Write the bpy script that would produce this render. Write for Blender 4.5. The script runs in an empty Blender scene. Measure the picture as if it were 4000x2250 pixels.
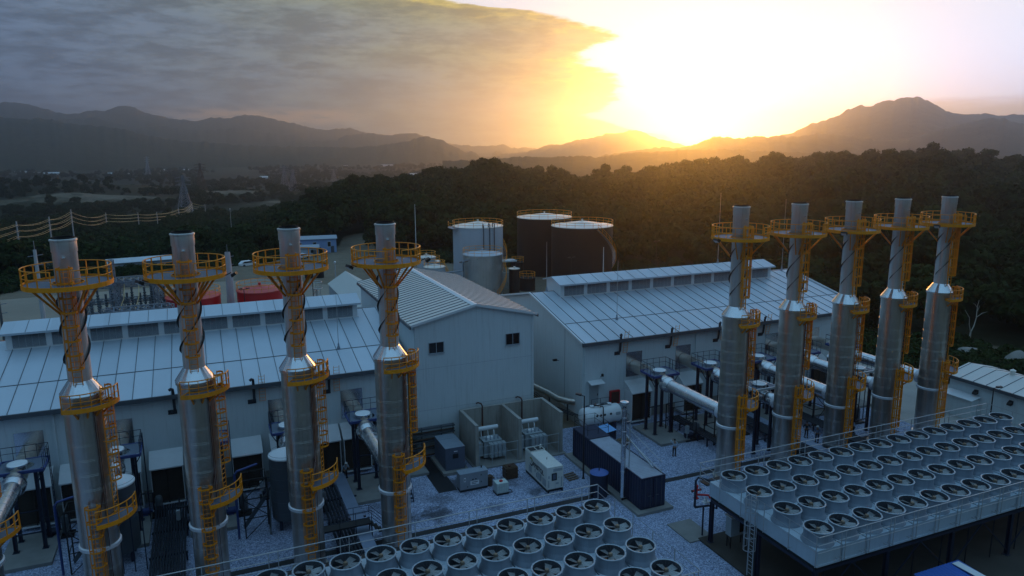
import bpy, bmesh, math, random
from mathutils import Vector, Matrix, noise as mnoise
random.seed(7)
PI = math.pi
R_ = math.radians
SC = bpy.context.scene

# ------------------------------------------------------------------ camera
CAM_H = 30.0
F_PX, PITCH, YAW, ROLL = 2871.75, 0.193251, 0.40045, -0.006244     # focal length for a 4000 px wide frame
def cam_axes():
    cy, sy, cp, sp = math.cos(YAW), math.sin(YAW), math.cos(PITCH), math.sin(PITCH)
    f = Vector((sy*cp, cy*cp, -sp)); r = Vector((cy, -sy, 0)); u = r.cross(f)
    c, s = math.cos(ROLL), math.sin(ROLL)
    return c*r + s*u, -s*r + c*u, f
CR, CU, CF = cam_axes()
cd = bpy.data.cameras.new('camera'); cam = bpy.data.objects.new('camera', cd)
SC.collection.objects.link(cam); SC.camera = cam
cd.sensor_width = 36.0; cd.lens = 36.0*F_PX/4000; cd.clip_start = 0.5; cd.clip_end = 40000
m = Matrix((CR, CU, -CF)).transposed().to_4x4(); m.translation = (0, 0, CAM_H); cam.matrix_world = m
def ray(px, py):
    return CR*((px-2000)/F_PX) + CU*(-(py-1125)/F_PX) + CF
def azel(px, py):
    d = ray(px, py)
    return math.degrees(math.atan2(d.x, d.y)), math.degrees(math.atan2(d.z, math.hypot(d.x, d.y)))

# ------------------------------------------------------------------ sun, sky
SUN_AZ, SUN_EL = 36.5, 2.3
sd = bpy.data.lights.new('sun', 'SUN'); sun = bpy.data.objects.new('sun', sd); SC.collection.objects.link(sun)
sd.energy = 3.3; sd.angle = R_(0.53); sd.color = (1.0, 0.35, 0.04)
sv = Vector((math.sin(R_(SUN_AZ))*math.cos(R_(SUN_EL)), math.cos(R_(SUN_AZ))*math.cos(R_(SUN_EL)), math.sin(R_(SUN_EL))))
sun.rotation_euler = sv.to_track_quat('Z', 'Y').to_euler(); sun.location = (60, 90, 60)

W = bpy.data.worlds.new('World'); SC.world = W; W.use_nodes = True
nt = W.node_tree; N = nt.nodes; L = nt.links; N.clear()
def nd(tree, t, **kw):
    n = tree.nodes.new(t)
    for k, v in kw.items():
        if k == 'op': n.operation = v
        elif k.startswith('i'): n.inputs[int(k[1:])].default_value = v
        else: setattr(n, k, v)
    return n
def mth(tree, op, a, b=None, c=None, clamp=False):
    n = tree.nodes.new('ShaderNodeMath'); n.operation = op; n.use_clamp = clamp
    for i, v in enumerate((a, b, c)):
        if v is None: continue
        if isinstance(v, (int, float)): n.inputs[i].default_value = v
        else: tree.links.new(v, n.inputs[i])
    return n.outputs[0]
def ramp(tree, fac, stops, interp='LINEAR'):
    n = tree.nodes.new('ShaderNodeValToRGB'); n.color_ramp.interpolation = interp
    e = n.color_ramp.elements
    while len(e) > 1: e.remove(e[-1])
    for i, (p, c) in enumerate(stops):
        if isinstance(c, (int, float)): c = (c, c, c)
        x = e[0] if i == 0 else e.new(p)
        x.position = p; x.color = (c[0], c[1], c[2], 1)
    tree.links.new(fac, n.inputs[0]); return n.outputs[0]
def mixc(tree, fac, a, b, bt='MIX'):
    n = tree.nodes.new('ShaderNodeMix'); n.data_type = 'RGBA'; n.blend_type = bt
    for s, v in ((n.inputs[0], fac), (n.inputs[6], a), (n.inputs[7], b)):
        if isinstance(v, (int, float)): s.default_value = v
        elif isinstance(v, tuple): s.default_value = (v[0], v[1], v[2], 1)
        else: tree.links.new(v, s)
    return n.outputs[2]
def sstep(tree, x, a, b):
    n = tree.nodes.new('ShaderNodeMapRange'); n.interpolation_type = 'SMOOTHSTEP'; n.clamp = True
    n.inputs[1].default_value = a; n.inputs[2].default_value = b
    tree.links.new(x, n.inputs[0]); return n.outputs[0]
def noise_tex(tree, vec, scale, detail=4, rough=0.55, lac=2.0, dim='3D'):
    n = tree.nodes.new('ShaderNodeTexNoise'); n.noise_dimensions = dim
    n.inputs['Scale'].default_value = scale; n.inputs['Detail'].default_value = detail
    n.inputs['Roughness'].default_value = rough; n.inputs['Lacunarity'].default_value = lac
    if vec is not None: tree.links.new(vec, n.inputs['Vector'])
    return n.outputs['Fac']

sky = N.new('ShaderNodeTexSky'); sky.sky_type = 'NISHITA'; sky.sun_disc = False
sky.sun_elevation = R_(SUN_EL); sky.sun_rotation = R_(SUN_AZ); sky.air_density = 1.0; sky.dust_density = 1.0
tc = N.new('ShaderNodeTexCoord'); sep = N.new('ShaderNodeSeparateXYZ'); L.new(tc.outputs['Generated'], sep.inputs[0])
az = mth(nt, 'MULTIPLY', mth(nt, 'ARCTAN2', sep.outputs[0], sep.outputs[1]), 180/PI)
el = mth(nt, 'MULTIPLY', mth(nt, 'ARCSINE', sep.outputs[2]), 180/PI)
cmb = N.new('ShaderNodeCombineXYZ'); L.new(mth(nt, 'MULTIPLY', az, 0.06), cmb.inputs[0]); L.new(mth(nt, 'MULTIPLY', el, 0.26), cmb.inputs[1])
streak = noise_tex(nt, cmb.outputs[0], 1.3, 7, 0.6)
streak2 = noise_tex(nt, cmb.outputs[0], 3.4, 6, 0.62)
fine = noise_tex(nt, cmb.outputs[0], 9.0, 5, 0.62)
# edge of the cloud sheet: azimuth of its border for each elevation
EDGE = [(-4, 36), (0.0, 35.4), (0.6, 34.2), (1.05, 32.0), (1.5, 30.2), (1.85, 29.2), (2.15, 28.2), (2.5, 29.9), (3.2, 30.6), (4.2, 30.7), (5.1, 30.2), (5.7, 28.6), (6.3, 27.9),
        (7.0, 28.6), (7.6, 30.4), (8.2, 29.5), (8.8, 27.4), (9.6, 24.4), (10.0, 19.6), (10.6, 16.5), (14, 12), (20, 8), (40, 5)]
fc = N.new('ShaderNodeFloatCurve'); cv = fc.mapping.curves[0]; fc.mapping.use_clip = False
ex = lambda e: (e+4)/44; ey = lambda a: a/40
cv.points[0].location = (ex(EDGE[0][0]), ey(EDGE[0][1])); cv.points[1].location = (ex(EDGE[-1][0]), ey(EDGE[-1][1]))
for e_, a_ in EDGE[1:-1]: cv.points.new(ex(e_), ey(a_))
for p in cv.points: p.handle_type = 'VECTOR'
fc.mapping.update()
L.new(mth(nt, 'DIVIDE', mth(nt, 'ADD', el, 4.0), 44.0, clamp=True), fc.inputs['Value'])
edge = mth(nt, 'MULTIPLY', fc.outputs[0], 40.0)
wob = mth(nt, 'ADD', mth(nt, 'MULTIPLY', mth(nt, 'SUBTRACT', streak2, 0.5), 3.0), mth(nt, 'MULTIPLY', mth(nt, 'SUBTRACT', fine, 0.5), 2.4))
gap = mth(nt, 'ADD', mth(nt, 'SUBTRACT', az, edge), wob)            # degrees past the cloud border, towards the sun
# cloud sheet colour by distance from the border, with streaks
tone = mth(nt, 'ADD', gap, mth(nt, 'MULTIPLY', mth(nt, 'SUBTRACT', streak, 0.5), 26.0))
t01 = mth(nt, 'DIVIDE', mth(nt, 'ADD', tone, 60.0), 60.0, clamp=True)
sheet = ramp(nt, t01, [(0.0, (.088, .140, .245)), (0.35, (.100, .152, .245)), (0.55, (.125, .172, .225)), (0.75, (.17, .205, .185)), (0.90, (.19, .215, .13)), (0.97, (.25, .235, .09)), (1.0, (.46, .38, .07))])
dark = mth(nt, 'MULTIPLY_ADD', sstep(nt, mth(nt, 'ADD', mth(nt, 'MULTIPLY', streak2, .62), mth(nt, 'MULTIPLY', fine, .38)), 0.40, 0.60), 0.75, .86)
sheet = mixc(nt, 1.0, sheet, dark, 'MULTIPLY')
vb = N.new('ShaderNodeCombineXYZ'); L.new(dark, vb.inputs[0]); L.new(dark, vb.inputs[1]); L.new(dark, vb.inputs[2])
# rosy band low over the far range
rosy = mth(nt, 'MULTIPLY', mth(nt, 'MULTIPLY', sstep(nt, el, 1.2, 2.0), mth(nt, 'SUBTRACT', 1.0, sstep(nt, el, 2.2, 2.9))), mth(nt, 'MULTIPLY', sstep(nt, az, -4.0, 3.0), mth(nt, 'SUBTRACT', 1.0, sstep(nt, az, 9.0, 13.5))))
rosy = mth(nt, 'MULTIPLY', rosy, sstep(nt, fine, 0.33, 0.55))
sheet = mixc(nt, mth(nt, 'MULTIPLY', rosy, 0.9), sheet, (.62, .40, .27))
# burnt-out bright side
white = mixc(nt, sstep(nt, el, 9.0, 30.0), (1.0, 1.0, 1.05), (.30, .46, .68))
white = mixc(nt, sstep(nt, el, 13.0, 2.0), white, (1.08, 1.25, 1.7))
low_r = mth(nt, 'MULTIPLY', sstep(nt, az, 46.0, 53.0), mth(nt, 'SUBTRACT', 1.0, sstep(nt, mth(nt, 'ADD', el, mth(nt, 'MULTIPLY', mth(nt, 'SUBTRACT', streak2, .5), 1.2)), 2.0, 2.9)))
white = mixc(nt, low_r, white, (.42, .25, .03))
bright = sstep(nt, gap, -0.4, 0.9)
vis = mixc(nt, bright, sheet, white)
# away from the sun and overhead: dim blue dusk sky with thin cloud
caz = mth(nt, 'COSINE', mth(nt, 'MULTIPLY', mth(nt, 'SUBTRACT', az, SUN_AZ), PI/180))
anti = sstep(nt, caz, 0.62, -0.15)
up = sstep(nt, el, 14.0, 40.0)
dome = mixc(nt, sstep(nt, streak, 0.35, 0.7), (.105, .235, .385), (.175, .31, .45))
lift = mth(nt, 'MULTIPLY_ADD', sstep(nt, el, 4.0, 55.0), 1.70, .33)
lv = N.new('ShaderNodeCombineXYZ')
for i_ in range(3): L.new(lift, lv.inputs[i_])
dome = mixc(nt, 1.0, dome, lv.outputs[0], 'MULTIPLY')
vis = mixc(nt, mth(nt, 'MAXIMUM', anti, up), vis, dome)
vis = mixc(nt, sstep(nt, el, -0.5, -6.0), vis, (.05, .055, .06))
b1 = N.new('ShaderNodeBackground'); L.new(sky.outputs[0], b1.inputs[0]); b1.inputs[1].default_value = 0.05
b2 = N.new('ShaderNodeBackground'); L.new(vis, b2.inputs[0]); b2.inputs[1].default_value = 1.0
mx = N.new('ShaderNodeMixShader'); mx.inputs[0].default_value = 0.90
L.new(b1.outputs[0], mx.inputs[1]); L.new(b2.outputs[0], mx.inputs[2])
ow = N.new('ShaderNodeOutputWorld'); L.new(mx.outputs[0], ow.inputs[0])

SC.view_settings.view_transform = 'Standard'; SC.view_settings.look = 'None'
SC.view_settings.exposure = -0.08; SC.view_settings.gamma = 1.0; SC.view_settings.use_curve_mapping = False
SC.render.engine = 'CYCLES'
cy_ = SC.cycles
cy_.use_denoising = True; cy_.max_bounces = 5; cy_.diffuse_bounces = 3; cy_.glossy_bounces = 3; cy_.transmission_bounces = 2
cy_.volume_bounces = 1; cy_.transparent_max_bounces = 6; cy_.caustics_reflective = False; cy_.caustics_refractive = False
cy_.sample_clamp_indirect = 4.0

# ------------------------------------------------------------------ helpers
COL = SC.collection
class MB:
    def __init__(s): s.v = []; s.f = []; s.mi = []
    def add(s, vs, fs, mi=0):
        o = len(s.v); s.v += [tuple(v) for v in vs]
        for f in fs: s.f.append([i+o for i in f]); s.mi.append(mi)
        return s
    def box(s, x0, y0, z0, x1, y1, z1, mi=0):
        return s.add([(x0,y0,z0),(x1,y0,z0),(x1,y1,z0),(x0,y1,z0),(x0,y0,z1),(x1,y0,z1),(x1,y1,z1),(x0,y1,z1)],
                     [(0,3,2,1),(4,5,6,7),(0,1,5,4),(1,2,6,5),(2,3,7,6),(3,0,4,7)], mi)
    def beam(s, p, q, w, h=None, mi=0, up=(0,0,1)):
        h = h or w; p = Vector(p); q = Vector(q); d = (q-p).normalized(); u = Vector(up)
        if abs(d.dot(u)) > .98: u = Vector((1,0,0)) if abs(d.x) < .9 else Vector((0,1,0))
        a = d.cross(u).normalized()*(w/2); b = a.cross(d).normalized()*(h/2)
        vs = [p-a-b, p+a-b, p+a+b, p-a+b, q-a-b, q+a-b, q+a+b, q-a+b]
        return s.add(vs, [(0,3,2,1),(4,5,6,7),(0,1,5,4),(1,2,6,5),(2,3,7,6),(3,0,4,7)], mi)
    def tube(s, pts, r, n=6, mi=0, cap=True, closed=False):
        pts = [Vector(p) for p in pts]; k = len(pts); vs = []; prev = None
        for i, p in enumerate(pts):
            if closed: d = pts[(i+1) % k]-pts[i-1]
            else: d = pts[min(i+1, k-1)]-pts[max(i-1, 0)]
            d.normalize()
            if prev is None:
                u = Vector((0,0,1)) if abs(d.z) < .9 else Vector((1,0,0))
                a = d.cross(u).normalized()
            else:
                a = (prev-d*prev.dot(d))
                a = a.normalized() if a.length > 1e-6 else d.orthogonal().normalized()
            prev = a; b = d.cross(a)
            rr = r[i] if isinstance(r, (list, tuple)) else r
            for j in range(n):
                t = 2*PI*j/n; vs.append(p+a*(math.cos(t)*rr)+b*(math.sin(t)*rr))
        fs = []
        for i in range(k if closed else k-1):
            i2 = (i+1) % k
            for j in range(n):
                j2 = (j+1) % n; fs.append((i*n+j, i*n+j2, i2*n+j2, i2*n+j))
        if cap and not closed:
            fs.append(tuple(range(n-1, -1, -1))); fs.append(tuple((k-1)*n+j for j in range(n)))
        return s.add(vs, fs, mi)
    def lathe(s, prof, n=24, cx=0, cy=0, mi=0, a0=0, a1=360, cap=False):
        full = abs(a1-a0) >= 359.9; vs = []; m = n if full else n+1
        for j in range(m):
            t = R_(a0+(a1-a0)*j/n); c, q = math.cos(t), math.sin(t)
            for r, z in prof: vs.append((cx+r*c, cy+r*q, z))
        k = len(prof); fs = []
        for j in range(n):
            j2 = (j+1) % m
            for i in range(k-1): fs.append((j*k+i, j2*k+i, j2*k+i+1, j*k+i+1))
        if cap and full:
            if prof[-1][0] > 1e-4: fs.append(tuple(j*k+k-1 for j in range(m)))
            if prof[0][0] > 1e-4: fs.append(tuple(j*k for j in range(m-1, -1, -1)))
        return s.add(vs, fs, mi)
    def arc(s, r, z, tr, a0, a1, n=24, cx=0, cy=0, mi=0, k=5):
        full = abs(a1-a0) >= 359.9
        pts = [(cx+r*math.cos(R_(a0+(a1-a0)*j/n)), cy+r*math.sin(R_(a0+(a1-a0)*j/n)), z) for j in range(n if full else n+1)]
        return s.tube(pts, tr, k, mi, closed=full)
    def slabarc(s, r0, r1, z0, z1, a0=0, a1=360, n=32, cx=0, cy=0, mi=0):
        s.lathe([(r0,z0),(r1,z0),(r1,z1),(r0,z1),(r0,z0)], n, cx, cy, mi, a0, a1)
        if abs(a1-a0) < 359.9:
            for a in (a0, a1):
                c, q = math.cos(R_(a)), math.sin(R_(a))
                s.add([(cx+r0*c,cy+r0*q,z0),(cx+r1*c,cy+r1*q,z0),(cx+r1*c,cy+r1*q,z1),(cx+r0*c,cy+r0*q,z1)], [(0,1,2,3)], mi)
        return s
    def prism(s, poly, axis, a, b, mi=0):                            # extrude a 2-D outline along an axis
        n = len(poly); P = {'x': lambda t, p: (t, p[0], p[1]), 'y': lambda t, p: (p[0], t, p[1]), 'z': lambda t, p: (p[0], p[1], t)}[axis]
        vs = [P(a, p) for p in poly]+[P(b, p) for p in poly]
        fs = [tuple(range(n-1,-1,-1)), tuple(range(n, 2*n))]+[(i,(i+1)%n,n+(i+1)%n,n+i) for i in range(n)]
        return s.add(vs, fs, mi)
    def move(s, off=(0,0,0), rz=0, i0=0):
        c, q = math.cos(rz), math.sin(rz)
        s.v = s.v[:i0]+[(x*c-y*q+off[0], x*q+y*c+off[1], z+off[2]) for x, y, z in s.v[i0:]]
        return s
    def mesh(s, name, mats, smooth=False):
        me = bpy.data.meshes.new(name); me.from_pydata(s.v, [], s.f)
        if not isinstance(mats, (list, tuple)): mats = [mats]
        for x in mats: me.materials.append(x)
        if len(mats) > 1: me.polygons.foreach_set('material_index', s.mi)
        bm = bmesh.new(); bm.from_mesh(me); bmesh.ops.recalc_face_normals(bm, faces=bm.faces); bm.to_mesh(me); bm.free()
        if smooth:
            me.polygons.foreach_set('use_smooth', [True]*len(me.polygons)); me.set_sharp_from_angle(angle=R_(38))
        me.update(); return me
    def obj(s, name, mats, parent=None, loc=(0,0,0), smooth=False):
        o = bpy.data.objects.new(name, s.mesh(name, mats, smooth)); COL.objects.link(o); o.location = loc
        if parent: o.parent = parent
        return o
def tag(o, label, cat, group=None, kind=None):
    if label: o['label'] = label
    if cat: o['category'] = cat
    if group: o['group'] = group
    if kind: o['kind'] = kind
    return o
def thing(name, label, cat, loc=(0,0,0), rz=0, group=None):
    o = bpy.data.objects.new(name, None); COL.objects.link(o); o.empty_display_size = .3
    o.location = loc; o.rotation_euler = (0,0,rz)
    return tag(o, label, cat, group)
def dup(root, loc, rz=None, label=None, scale=None):
    r = root.copy(); COL.objects.link(r); r.location = loc
    if rz is not None: r.rotation_euler = (0,0,rz)
    if label: r['label'] = label
    if scale: r.scale = scale if isinstance(scale, tuple) else (scale,)*3
    for ch in root.children:
        c = ch.copy(); COL.objects.link(c); c.parent = r
        for g in ch.children:
            d = g.copy(); COL.objects.link(d); d.parent = c
    return r
def struct(o): o['kind'] = 'structure'; return o
# ------------------------------------------------------------------ materials
M = {}
def mat(name, col, rough=.6, metal=0.0, var=.12, scale=1.5, bump=0.0, bscale=20, spec=.5, rvar=0.0, streaks=0.0, bands=None, dirt=None, coat=0, rand=0, panel=0, rib=0):
    m = bpy.data.materials.new(name); m.use_nodes = True; t = m.node_tree
    p = t.nodes['Principled BSDF']; v = t.nodes.new('ShaderNodeNewGeometry').outputs['Position']
    n1 = noise_tex(t, v, scale, 5, .6)
    c = mixc(t, n1, tuple(x*(1-var*1.6) for x in col), tuple(min(1, x*(1+var*1.2)) for x in col))
    if streaks:
        mp = t.nodes.new('ShaderNodeMapping'); mp.inputs['Scale'].default_value = (3.0, 3.0, .18); t.links.new(v, mp.inputs[0])
        ns = noise_tex(t, mp.outputs[0], 1.6, 5, .65)
        c = mixc(t, mth(t, 'MULTIPLY', sstep(t, ns, .48, .75), streaks), c, dirt or tuple(x*.35 for x in col))
    if rand:
        oi = t.nodes.new('ShaderNodeObjectInfo'); k = mth(t, 'MULTIPLY_ADD', oi.outputs['Random'], rand, 1-rand/2)
        cv_ = t.nodes.new('ShaderNodeCombineXYZ')
        for i_ in range(3): t.links.new(k, cv_.inputs[i_])
        c = mixc(t, 1.0, c, cv_.outputs[0], 'MULTIPLY')
    if panel or rib:
        ob = t.nodes.new('ShaderNodeTexCoord').outputs['Object']; sx = t.nodes.new('ShaderNodeSeparateXYZ'); t.links.new(ob, sx.inputs[0])
    if panel:
        wn = t.nodes.new('ShaderNodeTexWhiteNoise'); wn.noise_dimensions = '2D'; cx_ = t.nodes.new('ShaderNodeCombineXYZ')
        t.links.new(mth(t, 'FLOOR', mth(t, 'DIVIDE', sx.outputs[0], 1.442)), cx_.inputs[0]); t.links.new(mth(t, 'GREATER_THAN', sx.outputs[1], 4.25), cx_.inputs[1]); t.links.new(cx_.outputs[0], wn.inputs[0])
        k = mth(t, 'MULTIPLY_ADD', wn.outputs[0], panel, 1-panel/2); cv_ = t.nodes.new('ShaderNodeCombineXYZ')
        for i_ in range(3): t.links.new(k, cv_.inputs[i_])
        c = mixc(t, 1.0, c, cv_.outputs[0], 'MULTIPLY')
    t.links.new(c, p.inputs['Base Color'])
    p.inputs['Metallic'].default_value = metal; p.inputs['Specular IOR Level'].default_value = spec
    if rvar:
        t.links.new(mth(t, 'MULTIPLY_ADD', mth(t, 'SUBTRACT', noise_tex(t, v, scale*2.3, 4, .6), .5), rvar*2, rough, clamp=True), p.inputs['Roughness'])
    else: p.inputs['Roughness'].default_value = rough
    if coat: p.inputs['Coat Weight'].default_value = coat
    if bump:
        b = t.nodes.new('ShaderNodeBump'); b.inputs['Strength'].default_value = bump; b.inputs['Distance'].default_value = .03
        hgt = noise_tex(t, v, bscale, 3, .6)
        if rib: hgt = mth(t, 'ADD', hgt, mth(t, 'MULTIPLY', sstep(t, mth(t, 'SINE', mth(t, 'MULTIPLY', mth(t, 'ADD', sx.outputs[0], sx.outputs[1]), 2*PI/rib)), .6, .95), 1.2))
        t.links.new(hgt, b.inputs['Height']); t.links.new(b.outputs[0], p.inputs['Normal'])
    M[name] = m; return m
mat('galvanized_cladding', (.56,.52,.46), .33, .96, .08, .8, .04, 3.0, rvar=.10, streaks=.40, dirt=(.24,.17,.11), rand=.16)  # warm tint in the base colour stands in for tan reflections
mat('bright_steel', (.68,.69,.70), .24, 1.0, .07, 1.2, .05, 6, rvar=.10)
mat('white_flange', (.72,.73,.76), .4, .3, .06)
mat('yellow_paint', (.90,.30,.004), .45, 0, .12, 2.0, streaks=.35, dirt=(.40,.12,.01), rand=.12)
mat('grating', (.13,.16,.21), .6, .3, .15, 8)
mat('black_steel', (.018,.016,.016), .5, .2, .3, 2)
mat('soot', (.006,.006,.006), .9)
mat('wall_panel', (.62,.68,.69), .55, 0, .06, .22, .10, 2, streaks=.26, dirt=(.30,.32,.31), rib=.55)
mat('roof_panel', (.50,.57,.63), .40, .25, .09, .18, .10, .8, rvar=.09, streaks=.0, panel=.13)
mat('white_roof', (.66,.63,.59), .45, .1, .06, .3, .03, 1.5)
mat('trim_white', (.70,.72,.73), .5, 0, .05)
mat('gutter', (.10,.115,.13), .5, .3, .15, 1)
mat('louvre', (.40,.44,.48), .5, .2, .08, 2)
mat('hood_louvre', (.030,.020,.013), .7, 0, .3, 3)
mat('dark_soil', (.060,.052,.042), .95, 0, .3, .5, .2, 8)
mat('fan_inside', (.055,.066,.082), .6, .2, .2, 4)  # darker than the barrel outside, painting in the shade of the fan openings
mat('dark_gap', (.012,.013,.015), .9)
mat('glass_dark', (.012,.014,.016), .12, 0, .1, 1)
mat('blue_paint', (.035,.06,.20), .5, .1, .15, 2)
mat('dark_blue_steel', (.020,.027,.052), .55, .2, .2, 2)
mat('navy_container', (.016,.022,.055), .55, .1, .2, 1.5, streaks=.3, dirt=(.03,.028,.03))
mat('container_roof', (.36,.38,.44), .55, .3, .2, 1.2, streaks=.0)
mat('deck_pale', (.48,.57,.64), .5, .15, .08, 1.2, .03, 8, streaks=.2, dirt=(.26,.30,.33))
mat('strake_paint', (.05,.043,.038), .6, .2, .3, 2)
mat('pale_blue_gray', (.27,.32,.38), .5, .25, .08, 1.2, .03, 8, streaks=.4, dirt=(.15,.17,.20), rand=.18)
mat('fan_blade', (.33,.34,.34), .45, .4, .2, 1.5, rand=.35)
mat('hub_brown', (.22,.16,.10), .5, .3)
mat('rail_galv', (.50,.51,.52), .38, .5, .08, 3)
mat('dark_pipe', (.025,.03,.04), .5, .4, .2, 2)
mat('tray_metal', (.30,.36,.48), .45, .5, .15, 1)
mat('concrete', (.36,.34,.30), .85, 0, .20, .8, .15, 12, streaks=.38, dirt=(.075,.065,.05))
mat('concrete_pad', (.24,.235,.22), .9, 0, .25, .7, .2, 14)
mat('yard_dirt', (.27,.235,.185), .95, 0, .25, .08, .2, 6)
mat('upper_cladding', (.66,.65,.63), .42, .75, .12, .8, .04, 3.0, rvar=.08, streaks=.4, dirt=(.36,.26,.18), rand=.12)
mat('pavement', (.36,.34,.31), .9, 0, .18, .35, .1, 10)
mat('transformer_gray', (.36,.40,.42), .5, .1, .1, 2)
mat('gen_white', (.66,.66,.61), .45, 0, .06, 1.5, streaks=.25, dirt=(.22,.21,.19))
mat('gen_gray', (.27,.29,.32), .5, .1, .1, 1.5, streaks=.2)
mat('gen_slate', (.10,.12,.17), .5, .1, .1, 1.5)
mat('ink_black', (.015,.015,.017), .5)
mat('ink_yellow', (.40,.34,.06), .5)
mat('label_white', (.75,.76,.78), .5)
mat('ibc_plastic', (.55,.64,.60), .35, 0, .15, 4)
mat('rust_brown', (.085,.045,.022), .7, .2, .4, 3)
mat('rust_pipe', (.085,.03,.02), .7, .2, .3, 3)
mat('red_paint', (.50,.010,.014), .4, 0, .12, .8, streaks=.15)
mat('red_roof', (.58,.05,.05), .42, 0, .15, .5, streaks=.0)
mat('tank_white', (.50,.53,.58), .5, .05, .05, .5, streaks=.2, dirt=(.36,.37,.38))
mat('tank_roof_white', (.74,.70,.62), .28, 0, .06, .6, spec=.9)
mat('tank_silver', (.52,.53,.53), .33, .75, .22, .35, .05, 2, rvar=.15, streaks=.35)
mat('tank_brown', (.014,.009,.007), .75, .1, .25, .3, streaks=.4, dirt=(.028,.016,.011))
mat('blue_tank', (.05,.11,.34), .5, 0, .1, 1)
mat('canopy_blue', (.16,.38,.70), .45, .1, .1, .8)
mat('fan_rim', (.36,.42,.47), .45, .3, .1, 2)
mat('blue_roof', (.03,.11,.42), .45, .2, .15, .8)
mat('tent_white', (.58,.57,.53), .8, 0, .06, .5)
mat('house_white', (.34,.38,.43), .7, 0, .06, .5)
mat('house_blue', (.28,.40,.66), .7, 0, .06, .5)
mat('house_tan', (.40,.33,.22), .8, 0, .1, .5)
mat('thatch', (.10,.10,.09), .9, 0, .2, 2)
mat('pole_concrete', (.44,.45,.47), .8, 0, .1, 1)
mat('wire', (.60,.45,.20), .4, .6, .05)  # gold base colour stands in for low sun glinting on the wires
mat('lattice', (.27,.30,.35), .5, .5, .15, 2)
mat('skin', (.30,.17,.11), .55, 0, .05)
mat('shirt_pale', (.42,.50,.58), .8, 0, .08, 5)
mat('shirt_blue', (.20,.28,.42), .8, 0, .08, 5)
mat('trousers', (.02,.022,.03), .85, 0, .1, 5)
mat('hair', (.012,.01,.008), .7)
mat('helmet_white', (.75,.75,.73), .4)
mat('bark', (.075,.055,.04), .9, 0, .3, 2)
mat('pale_bark', (.42,.38,.32), .9, 0, .15, 2)
mat('tarp_white', (.5,.5,.48), .7)
mat('wood', (.16,.11,.07), .85, 0, .25, 3)
mat('rock', (.28,.26,.23), .9, 0, .2, 1, .4, 4)

def foliage_mat(name, c0, c1):
    m = bpy.data.materials.new(name); m.use_nodes = True; t = m.node_tree; p = t.nodes['Principled BSDF']
    oi = t.nodes.new('ShaderNodeObjectInfo'); tcn = t.nodes.new('ShaderNodeTexCoord')
    a = mixc(t, oi.outputs['Random'], c0, c1)
    n = noise_tex(t, tcn.outputs['Object'], .55, 4, .65)
    a = mixc(t, mth(t, 'MULTIPLY', sstep(t, n, .35, .68), .75), a, tuple(min(1, 1.9*x) for x in c1))
    t.links.new(a, p.inputs['Base Color']); p.inputs['Roughness'].default_value = .9; p.inputs['Specular IOR Level'].default_value = .08
    tr = t.nodes.new('ShaderNodeBsdfTranslucent'); t.links.new(a, tr.inputs[0])
    mxs = t.nodes.new('ShaderNodeMixShader'); mxs.inputs[0].default_value = .22
    t.links.new(p.outputs[0], mxs.inputs[1]); t.links.new(tr.outputs[0], mxs.inputs[2])
    t.links.new(mxs.outputs[0], t.nodes['Material Output'].inputs[0]); M[name] = m
foliage_mat('foliage', (.012,.020,.006), (.024,.036,.010))
foliage_mat('foliage_bush', (.020,.034,.010), (.032,.048,.014))

def gravel_mat():
    m = bpy.data.materials.new('gravel'); m.use_nodes = True; t = m.node_tree; p = t.nodes['Principled BSDF']
    v = t.nodes.new('ShaderNodeTexCoord').outputs['Object']
    vo = t.nodes.new('ShaderNodeTexVoronoi'); vo.inputs['Scale'].default_value = 13.0; t.links.new(v, vo.inputs['Vector'])
    s1 = t.nodes.new('ShaderNodeSeparateColor'); t.links.new(vo.outputs['Color'], s1.inputs[0])
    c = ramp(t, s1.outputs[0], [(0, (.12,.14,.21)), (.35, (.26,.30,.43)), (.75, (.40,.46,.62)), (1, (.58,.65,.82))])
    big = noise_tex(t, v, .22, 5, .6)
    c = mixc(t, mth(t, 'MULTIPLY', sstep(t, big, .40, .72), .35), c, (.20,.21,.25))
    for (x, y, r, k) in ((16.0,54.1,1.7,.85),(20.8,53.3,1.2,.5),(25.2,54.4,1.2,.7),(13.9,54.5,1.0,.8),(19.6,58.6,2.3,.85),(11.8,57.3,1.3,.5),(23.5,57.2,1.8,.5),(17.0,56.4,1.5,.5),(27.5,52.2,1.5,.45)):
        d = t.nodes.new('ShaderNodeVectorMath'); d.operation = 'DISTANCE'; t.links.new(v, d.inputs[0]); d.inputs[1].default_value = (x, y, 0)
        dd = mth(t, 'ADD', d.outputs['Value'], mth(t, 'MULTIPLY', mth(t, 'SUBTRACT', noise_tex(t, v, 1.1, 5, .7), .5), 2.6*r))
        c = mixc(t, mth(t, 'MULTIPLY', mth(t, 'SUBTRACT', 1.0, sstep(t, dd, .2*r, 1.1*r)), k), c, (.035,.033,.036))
    t.links.new(c, p.inputs['Base Color']); p.inputs['Roughness'].default_value = .9
    b = t.nodes.new('ShaderNodeBump'); b.inputs['Strength'].default_value = .8; b.inputs['Distance'].default_value = .05
    t.links.new(vo.outputs['Distance'], b.inputs['Height']); t.links.new(b.outputs[0], p.inputs['Normal']); M['gravel'] = m
gravel_mat()

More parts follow.
